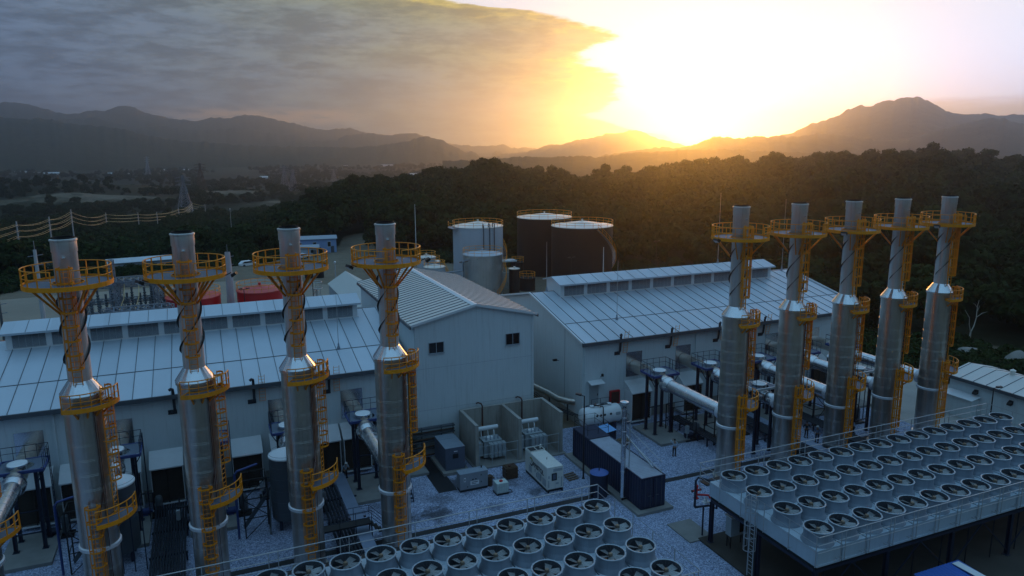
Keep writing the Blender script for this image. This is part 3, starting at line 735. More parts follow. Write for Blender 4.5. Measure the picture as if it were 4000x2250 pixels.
# ------------------------------------------------------------------ engine halls
YF, YR, YB = 66.0, 79.0, 92.0
ZE, ZR = 9.5, 12.4
SLOPE = (ZR-ZE)/(YR-YF+.35)
def roofz(y): return ZE+SLOPE*(y-YF+.35) if y <= YR else ZR-SLOPE*(y-YR)
def hood(parent, x, w=2.5, h0=.4, h1=4.6, d=1.7):
    b = MB(); y0, y1 = YF-d, YF-.01
    b.prism([(y1,h1),(y0+.9,h1-.35),(y0,h1-1.0),(y0,h1-1.1),(y0+.9,h1-.46),(y1,h1-.12)], 'x', x-w/2-.06, x+w/2+.06)
    b.box(x-w/2, y0+.08, h0, x-w/2+.06, y1, h1-1.0); b.box(x+w/2-.06, y0+.08, h0, x+w/2, y1, h1-1.0)
    for s in (-1, 1): b.prism([(y1,h1-.12),(y0+.9,h1-.46),(y0+.08,h1-1.05),(y1,h1-1.05)], 'x', x+s*(w/2-.05)-.012, x+s*(w/2-.05)+.012)
    b.box(x-w/2, y0+.08, h0-.1, x+w/2, y1, h0)
    o = b.obj('intake_hood', M['trim_white'], parent)
    k = MB(); n = 13
    for i in range(n):
        z = h0+.15+(h1-1.35-h0)*i/n; k.add([(x-w/2+.07,y0+.16,z),(x+w/2-.07,y0+.16,z),(x+w/2-.07,y0+.34,z+.2),(x-w/2+.07,y0+.34,z+.2)], [(0,1,2,3)])
    k.box(x-.04, y0+.12, h0, x+.04, y0+.17, h1-1.1)
    k.obj('louvre', M['hood_louvre'], o)
    MB().box(x-w/2+.07, y0+.6, h0+.01, x+w/2-.07, y0+.65, h1-1.1).obj('filter_screen', M['dark_gap'], o)
def vent_pipe(parent, x):
    b = MB(); b.box(x-.55, YF-.02, 7.6, x+.15, YF+.0, 8.0)
    b.tube([(x-.3,YF-.05,7.9),(x-.08,YF-.18,7.85),(x,YF-.26,8.1),(x,YF-.42,9.7),(x-.02,YF-.55,9.95),(x-.14,YF-.7,10.05),(x-.3,YF-.75,9.95)], .12, 8)
    b.obj('vent_pipe', M['dark_pipe'], parent, smooth=True)
    k = MB()
    for u in (.45, .95): k.beam((x+u,YF-.12,7.8), (x+u,YF-.5,10.3), .035)
    for i in range(9): q = i/8.5; k.beam((x+.45,YF-.12-.38*q,7.8+2.5*q), (x+.95,YF-.12-.38*q,7.8+2.5*q), .025)
    k.obj('roof_ladder', M['yellow_paint'], parent)
def hall(name_label, x0, x1, mx0, mx1, hoods, vents, pipes, panels, door=None):
    t = thing('engine_hall', name_label, 'building', ((x0+x1)/2, YF, 0)); off = (-(x0+x1)/2, -YF, 0)
    def put(b, name, mats, par=None, smooth=False): return b.move(off).obj(name, mats, par or t, smooth=smooth)
    b = MB(); pf = [(YF,0),(YB,0),(YB,ZE-.12),(YR,ZR-.15),(YF,ZE-.12)]
    b.prism(pf, 'x', x0, x1); put(b, 'wall', M['wall_panel'])
    b = MB(); b.box(x0-.03, YF-.03, .0, x1+.03, YF-.003, 1.1); b.box(x0-.03, YF-.003, 0, x0-.003, YB, 1.1); put(b, 'plinth', M['concrete'])
    b = MB(); b.box(x0-.006, YR-8.9, 1.1, x0-.003, YR-8.83, ZR-2.2); put(b, 'wall_joint', M['gutter'])
    # roof with standing seams; the step at mid slope is a joint cover
    b = MB(); e = .3
    b.prism([(YF-.4,ZE-.02),(YR,ZR-.0),(YB+.4,ZE-.02),(YB+.4,ZE-.12),(YR,ZR-.12),(YF-.4,ZE-.12)], 'x', x0-e, x1+e)
    put(b, 'roof', M['roof_panel'])
    r = MB(); n = int(round((x1-x0)/1.45))
    for i in range(n+1):
        x = x0+(x1-x0)*i/n
        r.beam((x,YF-.4,ZE+.0), (x,YR,ZR+.02), .045, .05); r.beam((x,YB+.4,ZE+.0), (x,YR,ZR+.02), .045, .05)
    r.beam((x0-e,YF+4.25,roofz(YF+4.25)+.012), (x1+e,YF+4.25,roofz(YF+4.25)+.012), .10, .03)
    put(r, 'roof_seams', M['gutter'])
    b = MB()
    for x in (x0-e, x1+e):
        b.beam((x,YF-.42,ZE-.0), (x,YR,ZR+.03), .16, .22); b.beam((x,YB+.42,ZE-.0), (x,YR,ZR+.03), .16, .22)
    put(b, 'verge_trim', M['trim_white'])
    b = MB(); b.box(x0-e, YF-.56, ZE-.40, x1+e, YF-.42, ZE-.03)
    k = int((x1-x0)/1.9)
    for i in range(k+1): x = x0-e+.1+(x1-x0+2*e-.2)*i/k; b.box(x-.02, YF-.575, ZE-.41, x+.02, YF-.40, ZE-.02)
    put(b, 'gutter', M['gutter'])
    # roof monitor with louvre panels
    y0, y1, zb, ze, zr = 77.1, 80.9, roofz(77.1)-.1, 13.62, 14.2
    b = MB(); b.prism([(y0,zb),(y1,zb),(y1,ze),(YR,zr-.1),(y0,ze)], 'x', mx0, mx1); mo = put(b, 'roof_monitor', M['trim_white'])
    b = MB(); b.prism([(y0-.5,ze-.06),(YR,zr),(y1+.5,ze-.06),(y1+.5,ze-.16),(YR,zr-.1),(y0-.5,ze-.16)], 'x', mx0-.35, mx1+.35)
    b.box(mx0-.35, y0-.54, ze-.24, mx1+.35, y0-.5, ze-.05)
    n = int((mx1-mx0)/1.6)
    mr = put(b, 'monitor_roof', M['roof_panel'], mo)
    b = MB()
    for i in range(1, n): x = mx0+(mx1-mx0)*i/n; b.beam((x,y0-.5,ze-.045), (x,YR,zr+.012), .035, .03)
    put(b, 'monitor_seams', M['gutter'], mo)
    b = MB(); b.box(mx0-.1, y0-.12, zb+.0, mx1+.1, y0-.01, zb+.14); put(b, 'monitor_sill', M['trim_white'], mo)
    p = (mx1-mx0-.5)/10
    for i in range(10):
        xa = mx0+.5+p*i; xb = xa+p-.5; b = MB()
        b.box(xa, y0-.012, zb+.2, xb, y0-.004, ze-.22, 1)
        q = 13
        for j in range(q):
            z = zb+.24+(ze-.30-zb-.24)*j/q
            b.add([(xa,y0-.07,z),(xb,y0-.07,z),(xb,y0-.02,z+.05),(xa,y0-.02,z+.05)], [(0,1,2,3)])
        for j in range(1, 5): x = xa+(xb-xa)*j/5; b.box(x-.015, y0-.085, zb+.2, x+.015, y0-.07, ze-.22)
        put(b, 'louvre_panel', [M['louvre'], M['dark_gap']], mo)
    for x in hoods:
        i0 = len(t.children); hood(t, x-(x0+x1)/2)
        for o in t.children: pass
    for o in [c for c in COL.objects if c.parent == t and c.name.startswith('intake_hood')]: o.location.y = -YF
    for x in vents: vent_pipe(t, x-(x0+x1)/2)
    for o in [c for c in COL.objects if c.parent == t and (c.name.startswith('vent_pipe') or c.name.startswith('roof_ladder'))]: o.location.y = -YF
    for x in pipes:
        b = MB(); b.box(x-.09, YF-.14, .2, x+.09, YF-.01, ZE-.35)
        for z in (2, 4, 6, 8): b.box(x-.14, YF-.16, z, x+.14, YF-.005, z+.06)
        put(b, 'downpipe', M['wall_panel'])
    for x in panels:
        b = MB(); b.box(x-1.05, YF-.05, 5.0, x+.95, YF-.006, 7.75); put(b, 'duct_panel', M['bright_steel'])
    return t, put
LH, putL = hall('long low gabled hall with louvred roof ridge behind the left row of stacks', -21.0, 17.0, -17.1, 14.65, [-13.9,-10.8,-7.5,-4.3,-1.1,2.1,5.4,8.9,11.7], [-9.7,-3.3,3.1,9.6], [-12.2,-20.8,16.8], STX[0:5])
RH, putR = hall('long low gabled hall with louvred roof ridge behind the right row of stacks', 36.0, 75.8, 38.95, 70.9, [42.45,49.2,55.5,61.8,67.9], [40.4,46.9,53.4,59.9,66.3], [50.5,63.5,36.25,75.5], STX[5:10])
def lightning_rod(x, y, z, ztop, label, r=.035):
    t = thing('lightning_rod', label, 'lightning rod', (x, y, z), 0, 'lightning rods on the halls')
    MB().lathe([(.16,-.04),(.16,.12),(.09,.3),(.09,.45),(r,.6)], 10).obj('base', M['pale_blue_gray'], t, smooth=True)
    MB().tube([(0,0,.3),(0,0,(ztop-z)*.55),(0,0,ztop-z)], [r,r*.8,r*.45], 6).obj('rod', M['rail_galv'], t)
lightning_rod(42.5, 70.0, roofz(70), 17.2, 'thin lightning rod on the near roof slope of the right hall')
lightning_rod(11.4, 70.4, roofz(70.4), 16.0, 'thin lightning rod on the near roof slope of the left hall')
lightning_rod(38.3, 79.6, roofz(79.6), 18.4, 'lightning rod at the left end of the right hall ridge')
lightning_rod(63.45, 79.0, 14.2, 23.5, 'tall lightning rod on the ridge of the right hall behind the first stacks')
lightning_rod(74.6, 79.0, 12.4, 22.3, 'tall lightning rod behind the last stack of the right row')
# door, canopy, landing and fire cabinet of the right hall
b = MB(); b.box(36.85, YF-.06, 2.4, 37.95, YF-.006, 4.75); dr = putR(b, 'door', M['transformer_gray'])
b = MB(); b.box(37.80, YF-.12, 3.4, 37.86, YF-.062, 3.6); putR(b, 'door_handle', M['black_steel'], dr)
b = MB(); b.prism([(YF-.9,4.95),(YF-.01,5.15),(YF-.01,5.08),(YF-.9,4.88)], 'x', 36.6, 38.3); putR(b, 'door_canopy', M['trim_white'])
b = MB(); b.box(36.4, YF-1.3, 2.25, 38.6, YF-.04, 2.4)
for i in range(9): b.box(38.6+i*.28, YF-1.2, 2.1-i*.26, 38.9+i*.28, YF-.2, 2.16-i*.26)
putR(b, 'landing', M['grating'])
b = MB()
for x in (36.45, 37.5, 38.55): b.tube([(x,YF-1.27,2.4),(x,YF-1.27,3.5)], .025)
for z in (2.95, 3.5): b.tube([(36.45,YF-1.27,z),(38.55,YF-1.27,z),(41.1,YF-1.27,z-2.4)], .022)
putR(b, 'landing_rail', M['dark_blue_steel'])
t = thing('fire_cabinet', 'red fire hose cabinet on the right hall wall beside the door', 'cabinet', (39.9, YF-.02, 2.2))
MB().box(-.6,-.28,0,.6,-.01,1.5).obj('cabinet_box', M['red_paint'], t); MB().box(-.48,-.30,.12,.48,-.283,1.38).obj('cabinet_door', M['rust_pipe'], t)
for x, z, l in ((38.2, 5.4, 'small dark wall lamp above the canopy of the right hall door'),):
    t = thing('wall_lamp', l, 'lamp', (x, YF-.02, z)); MB().beam((0,0,0),(0,-.35,.35),.05).obj('arm', M['black_steel'], t); MB().lathe([(0,.5),(.13,.45),(.16,.2),(0,.18)],10,0,-.4).obj('lamp_head', M['black_steel'], t)
t = thing('wall_lamp', 'dark wall lamp on the shaded gable side of the right hall', 'lamp', (35.98, 71.5, 6.0)); MB().beam((0,0,0),(-.4,0,.1),.05).obj('arm', M['black_steel'], t); MB().box(-.75,-.14,.02,-.3,.14,.22).obj('lamp_head', M['black_steel'], t)

# ------------------------------------------------------------------ middle gabled building
def mid_building():
    x0, x1, xm, y0, y1, ze, zr = 17.75, 30.25, 24.0, 65.9, 90.5, 13.25, 14.65
    t = thing('gabled_building', 'tall pale building between the two halls with ribbed roof and two dark windows', 'building', (xm, y0, 0)); off = (-xm, -y0, 0)
    put = lambda b, n, m, p=None: b.move(off).obj(n, m, p or t)
    b = MB(); b.prism([(x0,0),(x1,0),(x1,ze-.1),(xm,zr-.1),(x0,ze-.1)], 'y', y0, y1); put(b, 'wall', M['wall_panel'])
    b = MB(); b.prism([(x0-.3,ze-.05),(xm,zr),(x1+.3,ze-.05),(x1+.3,ze-.14),(xm,zr-.09),(x0-.3,ze-.14)], 'y', y0-.25, y1+.25); put(b, 'roof', M['white_roof'])
    b = MB(); n = 27
    for i in range(n+1):
        y = y0-.2+(y1-y0+.4)*i/n
        b.beam((x0-.3,y,ze-.03), (xm,y,zr+.02), .09, .06); b.beam((x1+.3,y,ze-.03), (xm,y,zr+.02), .09, .06)
    put(b, 'roof_ribs', M['gutter'])
    b = MB(); b.prism([(xm-.35,zr-.02),(xm,zr+.09),(xm+.35,zr-.02),(xm+.35,zr-.06),(xm-.35,zr-.06)], 'y', y0-.3, y1+.3)
    for s, xe in ((-1, x0-.3), (1, x1+.3)): b.beam((xe, y0-.28, ze-.06), (xm, y0-.28, zr+.03), .07, .24)
    put(b, 'roof_trim', M['trim_white'])
    b = MB()
    for x in (x0-.42, x1+.34):
        b.box(x, y0-.25, ze-.38, x+.1, y1+.25, ze-.1)
        for i in range(13): y = y0+(y1-y0)*i/12; b.box(x-.012, y-.03, ze-.40, x+.112, y+.03, ze-.08)
    put(b, 'gutter', M['gutter'])
    b = MB()
    for x in (x0+.15, x1-.15):
        b.box(x-.08, y0-.10, .2, x+.08, y0-.004, ze-.3)
        for z in range(1, 13): b.box(x-.12, y0-.12, z, x+.12, y0-.003, z+.05)
    put(b, 'corner_trim', M['wall_panel'])
    b = MB(); b.box(x0, y0-.008, 8.78, x1, y0-.003, 8.81); b.box(x0, y0-.008, 4.58, x1, y0-.003, 4.61); put(b, 'wall_joint', M['louvre'])
    for xa, xb, za, zb in ((19.2,20.65,10.25,11.35), (27.2,28.65,10.2,11.4)):
        b = MB(); w = .045
        b.box(xa-.05,y0-.08,zb-w,xb+.05,y0-.006,zb); b.box(xa-.08,y0-.12,za-.05,xb+.08,y0-.006,za+.04); b.box(xa-.05,y0-.08,za+.04,xa+w-.05,y0-.006,zb-w); b.box(xb-w+.05,y0-.08,za+.04,xb+.05,y0-.006,zb-w)
        b.box((xa+xb)/2-.025,y0-.07,za+.04,(xa+xb)/2+.025,y0-.006,zb-w)
        o = put(b, 'window', M['louvre'])
        b = MB(); b.box(xa+.02,y0-.03,za+.04,xb-.02,y0-.012,zb-w); put(b, 'pane', M['glass_dark'], o)
    b = MB(); b.prism([(0,0),(.5,.0),(.0,.4)], 'y', 80, 80.6); b.move((x0-.55,0,10.8)); b.v = [(2*(x0-.275)-x, y, z) for x, y, z in b.v]; put(b, 'vent_hood', M['trim_white'])
mid_building()

# ------------------------------------------------------------------ low building at the right edge
def low_building():
    x0, x1, y0, y1, ze, zr = 76.9, 83.5, 28.0, 54.2, 4.2, 5.0; xm = (x0+x1)/2
    t = thing('low_building', 'long low cream building with seamed roof at the right picture edge', 'building', (xm, y1, 0)); off = (-xm, -y1, 0)
    put = lambda b, n, m, p=None: b.move(off).obj(n, m, p or t)
    b = MB(); b.prism([(x0,0),(x1,0),(x1,ze-.1),(xm,zr-.1),(x0,ze-.1)], 'y', y0, y1); put(b, 'wall', M['wall_panel'])
    b = MB(); b.prism([(x0-.35,ze-.05),(xm,zr),(x1+.35,ze-.05),(x1+.35,ze-.14),(xm,zr-.09),(x0-.35,ze-.14)], 'y', y0-.25, y1+.3); put(b, 'roof', M['white_roof'])
    b = MB()
    for i in range(19): y = y0+(y1-y0)*i/18; b.beam((x0-.35,y,ze-.03),(xm,y,zr+.02),.05,.05); b.beam((x1+.35,y,ze-.03),(xm,y,zr+.02),.05,.05)
    put(b, 'roof_seams', M['gutter'])
    b = MB(); b.box(x0-.47,y0-.2,ze-.42,x0-.36,y1+.3,ze-.06); put(b, 'gutter', M['gutter'])
    for y in (51.0, 47.2, 43.4, 39.6):
        b = MB(); b.prism([(x0-.45,2.95),(x0-.05,3.25),(x0-.05,2.85),(x0-.45,2.75)], 'y', y-.22, y+.22); put(b, 'vent_hood', M['black_steel'])
    b = MB(); b.box(x0-1.2,50.6,0,x0-.02,53.8,2.2); k = put(b, 'porch', M['wall_panel'])
    b = MB(); b.prism([(x0-1.5,2.24),(x0-.02,2.5),(x0-.02,2.58),(x0-1.5,2.32)], 'y', 50.4, 54.0); put(b, 'porch_roof', M['trim_white'], k)
    for i, y in enumerate((49.5, 46.5)): 
        b = MB(); b.lathe([(.25,0),(.25,.5),(.32,.55),(.0,.75)], 12, xm, y); b.move((0,0,zr-.1)); put(b, 'roof_vent', M['tank_roof_white'])
low_building()
# ------------------------------------------------------------------ fan coolers: a raised bank with sixty fans each
def fan_meshes():
    b = MB()
    b.lathe([(1.02,.0),(1.0,.05),(.96,.16),(.90,.26),(.87,.34),(.87,.86)], 36)
    b.lathe([(.87,.86),(.935,.89),(.94,.94),(.91,.96)], 36, mi=3)          # bell, barrel, rim
    b.lathe([(.91,.96),(.84,.945)], 36, mi=3)
    b.lathe([(.84,.945),(.83,.86),(.83,.12)], 36, mi=2)
    b.lathe([(.83,.12),(.0,.12)], 36, mi=1)
    for i in range(12): a = i*30+7; b.beam(pol(.93,a,.93), pol(.985,a,.93), .05, .03)
    shroud = b.mesh('fan', [M['pale_blue_gray'], M['dark_gap'], M['fan_inside'], M['fan_rim']], True)
    k = MB()
    for i in range(5):
        a = R_(i*72+20); c, s = math.cos(a), math.sin(a); vs = []
        for q in (.14, .45, .78):
            w = .13+.13*q; tw = .40-.22*q
            for u, v in ((-1,-1),(1,1)):
                du = u*w*math.cos(tw); dz = v*w*math.sin(tw)
                vs.append((q*c-du*s, q*s+du*c, .72+dz))
        k.add(vs, [(0,1,3,2),(2,3,5,4)])
    blades = k.mesh('fan_blades', M['fan_blade'])
    h = MB(); h.lathe([(0,.90),(.11,.88),(.14,.82),(.14,.55),(0,.55)], 14); hub = h.mesh('hub', M['hub_brown'], True)
    g = MB()
    for i in range(18): a = i*20; g.tube([pol(.12,a,.89), pol(.60,a,.94), pol(.88,a,.955)], .0055, 3)
    for r in (.30, .46, .62, .76): g.arc(r, .88+.08*r, .004, 0, 360, 24, k=3)
    guard = g.mesh('fan_guard', M['fan_inside'])
    return shroud, blades, hub, guard
FAN = fan_meshes()
def cooler(label, x0, x1, mirror, ncol=15):
    y0, y1, zb, zt = 31.05, 41.6, 3.9, 5.0
    ox = x0 if not mirror else x1
    t = thing('fan_cooler', label, 'fan cooler', (ox, y0, 0)); off = (-ox, -y0, 0)
    put = lambda b, n, m, p=None, s=False: b.move(off).obj(n, m, p or t, smooth=s)
    p = (x1-x0)/ncol; b = MB()
    for i in range(ncol):
        a, e = x0+p*i+.05, x0+p*(i+1)-.05
        b.box(a, y0, zb+.12, e, y1, zt); b.box(a-.0, y0-.06, zb, e, y1+.03, zb+.115)
        b.box(a+.02, y0-.022, zb+.2, a+.06, y0-.003, zt-.02)
        b.box(e-.06, y0-.022, zb+.2, e-.02, y0-.003, zt-.02)
    put(b, 'plenum', M['deck_pale'])
    b = MB(); b.box(x0+.1, y0+.12, zb-.25, x1-.1, y1-.1, zb-.02); put(b, 'coil', M['dark_gap'])
    b = MB()
    for x in [x0+.15+(x1-x0-.3)*i/5 for i in range(6)]: b.beam((x,y0+.2,zb-.35),(x,y1-.2,zb-.35),.18,.2)
    for y in (y0+.2, (y0+y1)/2, y1-.2): b.beam((x0+.1,y,zb-.40),(x1-.1,y,zb-.40),.16,.2)
    put(b, 'frame', M['dark_blue_steel'])
    for i in range(6):
        for y in (y0+.2, (y0+y1)/2, y1-.2):
            x = x0+.2+(x1-x0-.4)*i/5; b = MB(); b.box(x-.02,y-.13,.2,x+.02,y+.13,zb-.5); b.box(x-.13,y-.13,.2,x+.13,y-.10,zb-.5); b.box(x-.13,y+.10,.2,x+.13,y+.13,zb-.5); b.box(x-.22,y-.22,.16,x+.22,y+.22,.2)
            put(b, 'column', M['dark_blue_steel'])
    b = MB()
    for i in range(0, 5):
        xa, xb = x0+.2+(x1-x0-.4)*i/5, x0+.2+(x1-x0-.4)*(i+1)/5
        b.beam((xa,y0+.2,.5),((xa+xb)/2,y0+.2,zb-.5),.07); b.beam((xb,y0+.2,.5),((xa+xb)/2,y0+.2,zb-.5),.07)
    put(b, 'cross_brace', M['dark_blue_steel'])
    for i in range(12):
        x = x0+1.0+(x1-x0-2)*i/11; b = MB(); b.tube([(x,y0+.25,zb-.3),(x+.05,y0+.3,.3)], .045, 5); put(b, 'drop_pipe', M['dark_pipe'])
    # back walkway and railings
    b = MB(); b.box(x0-.2, y1+.06, zt-.35, x1+.1, y1+.95, zt-.28); put(b, 'walkway', M['black_steel'])
    b = MB(); zr = 6.2; yo, xo = y1+.85, .28
    rings = [(x0-xo,y0-.38),(x1+xo,y0-.38),(x1+xo,yo),(x0-xo,yo)]
    for z, rr in ((zr,.034),(zr-.55,.026),(zr-1.08,.026)): b.tube([(x,y,z) for x, y in rings], rr, 6, closed=True)
    n = ncol
    for i in range(n):
        for d in (.06, .42):
            x = x0+p*(i+1)-d-.1
            if i < n-1 or d == .06:
                b.beam((x,y0-.38,zb+.3),(x,y0-.38,zr),.04,.05); b.beam((x,y0-.36,zb+.35),(x,y0-.0,zb+.35),.04,.05)
        if i % 2 == 0:
            for d in (.2, .75):
                x = x0+p*(i+.9)-d; b.beam((x,yo,zt-.3),(x,yo,zr),.045)
    for x in (x0-xo, x1+xo):
        for j in range(6):
            y = y0-.2+(yo-y0+.1)*j/5; b.beam((x,y,zb+.2),(x,y,zr),.04,.05); b.beam((x,y,zb+.3),(x+(xo if x < x0 else -xo),y,zb+.3),.04)
    put(b, 'railing', M['rail_galv'])
    # fans
    for i in range(ncol):
        for j in range(4):
            x = (x0+p*(i+.5)) if True else 0; y = y0+1.02+2.703*j
            f = bpy.data.objects.new('fan', FAN[0]); COL.objects.link(f); f.parent = t; f.location = (x-ox, y-y0, zt+.002)
            for nm, me in (('fan_blades', FAN[1]), ('hub', FAN[2]), ('fan_guard', FAN[3])):
                o = bpy.data.objects.new(nm, me); COL.objects.link(o); o.parent = f
                if nm == 'fan_blades': o.rotation_euler = (0,0,random.random()*6.28)
    return t, put
RC, putC = cooler('raised cooler with rows of round fans, the whole bank in view at the right', 33.62, 65.3, False)
LC, putC2 = cooler('raised cooler with rows of round fans at the bottom centre, cut by the picture edge', -7.5, 24.2, True)
# access ladder with cage at the left end of the right cooler
b = MB()
for u in (0, .5): b.beam((33.3,36.2+u,.2),(33.3,36.2+u,6.3),.06)
for i in range(20): b.tube([(33.3,36.2,.5+i*.3),(33.3,36.7,.5+i*.3)], .018, 5)
lo = putC(b, 'ladder', M['rail_galv'])
b = MB()
for k in range(5):
    z = 2.4+k*.95; pts = [(33.3-.62*math.sin(PI*j/8), 36.45-.42*math.cos(PI*j/8), z) for j in range(9)]
    for p, q in zip(pts, pts[1:]): b.beam(p, q, .02, .06)
for j in range(5): a = PI*j/4; b.beam((33.3-.62*math.sin(a),36.45-.42*math.cos(a),2.4),(33.3-.62*math.sin(a),36.45-.42*math.cos(a),6.2),.03)
putC(b, 'ladder_cage', M['rail_galv'], lo)
# electric cabinet and pipe end under the right cooler
t = thing('control_cabinet', 'grey control cabinet on legs under the left end of the right cooler', 'cabinet', (35.2, 40.2, .16), R_(0))
b = MB(); b.box(-.75,-.3,1.0,.75,.3,2.5); b.obj('cabinet_box', M['transformer_gray'], t)
b = MB(); b.box(.05,-.32,1.2,.6,-.303,2.2); b.obj('display_panel', M['glass_dark'], t)
b = MB(); b.box(-.85,-.45,2.52,.85,.4,2.57); b.obj('rain_hood', M['trim_white'], t)
for x in (-.65, .65):
    b = MB(); b.beam((x,-.2,0),(x,-.2,1.0),.07); b.beam((x,.2,0),(x,.2,1.0),.07); b.beam((x,-.2,.1),(x,.2,.9),.04); b.obj('leg', M['black_steel'], t)
t = thing('pipe_manifold', 'dark blue pipe loops at the left end of the right cooler', 'pipes', (33.4, 42.5, 0))
b = MB(); b.tube([(-.25,.1,2.6),(-.25,.1,4.75),(.0,.1,4.95),(.6,-.9,4.95)], .09, 8); b.obj('riser', M['dark_blue_steel'], t, smooth=True)
b = MB(); b.tube([(-.25,.1,2.55),(.9,-.1,2.55),(1.1,-.8,2.6),(1.1,-.8,3.6)], .09, 8); b.tube([(.5,0,0),(.5,0,2.5)], .07, 8); b.obj('return_pipe', M['dark_blue_steel'], t, smooth=True)
b = MB(); b.lathe([(.13,3.0),(.13,3.2),(.06,3.25),(.06,3.4)], 12, .5, -.2); b.box(.3,-.4,2.9,.8,.0,3.0); b.obj('flange', M['trim_white'], t)
t = thing('fire_hydrant', 'small red hydrant with red pipe beside the right cooler', 'hydrant', (37.3, 47.8, 0))
b = MB(); b.lathe([(.22,0),(.22,.08),(.11,.1),(.11,1.0),(.17,1.05),(.17,1.2),(.06,1.3)], 12); b.tube([(-.4,0,.75),(.4,0,.75)], .09, 8); b.tube([(0,0,.35),(.9,-.5,.35),(1.0,-.6,.1)], .09, 8); b.obj('body', M['red_paint'], t, smooth=True)
b = MB()
for s in (-1,1): b.tube([(s*.40,0,.75),(s*.47,0,.75)], .12, 10)
b.obj('outlet_cap', M['rust_pipe'], t)
# concrete aprons
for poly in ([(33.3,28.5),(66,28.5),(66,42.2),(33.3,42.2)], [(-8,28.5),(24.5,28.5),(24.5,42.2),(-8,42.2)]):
    b = MB(); b.prism(poly, 'z', -.05, .16); struct(b.obj('concrete_apron', M['dark_soil']))  # dark soil colour also paints in the shade under the coolers
b = MB(); b.box(32.4,42.0,-.05,34.6,45.0,.10); struct(b.obj('concrete_apron', M['concrete_pad']))
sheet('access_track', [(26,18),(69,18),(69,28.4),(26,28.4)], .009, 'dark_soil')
# blue roofed shed with wrapped goods in front of the right cooler
t = thing('blue_roof_shed', 'blue corrugated shed roof at the bottom right under the cooler edge', 'shed', (42.6, 28.2, 0))
b = MB(); n = 30
for i in range(n):
    xa = -2.1+4.2*i/n; xb = xa+4.2/n; d = .03*(i % 2)
    b.add([(xa,-1.8,2.45+d),(xb,-1.8,2.48-d),(xb,1.3,2.62-d+.03),(xa,1.3,2.62+d)], [(0,1,2,3)])
b.box(-2.15,-1.85,2.38,2.15,1.35,2.43); b.obj('roof', M['blue_roof'], t)
b = MB(); b.box(-2,-1.7,0,2,1.2,2.38); b.obj('wall', M['dark_blue_steel'], t)
b = MB(); b.box(1.2,-1.5,2.67,1.8,1.1,2.71); b.obj('skylight', M['trim_white'], t)
for i, (x, m_, l) in enumerate(((39.0,'blue_paint','blue plastic wrapped roll lying left of the blue shed roof'),(39.9,'tarp_white','white wrapped roll lying left of the blue shed roof'))):
    t = thing('wrapped_roll', l, 'roll', (x, 27.9, 2.0), 0); 
    b = MB(); b.tube([(-.1,-1.2,.35),(0,-.2,.42),(.1,1.0,.38)], [.42,.45,.40], 12); b.obj('roll', M[m_], t, smooth=True)
    b = MB(); b.box(-.4,-1.3,-1.99,.5,1.1,-.03); b.obj('stillage', M['dark_blue_steel'], t)
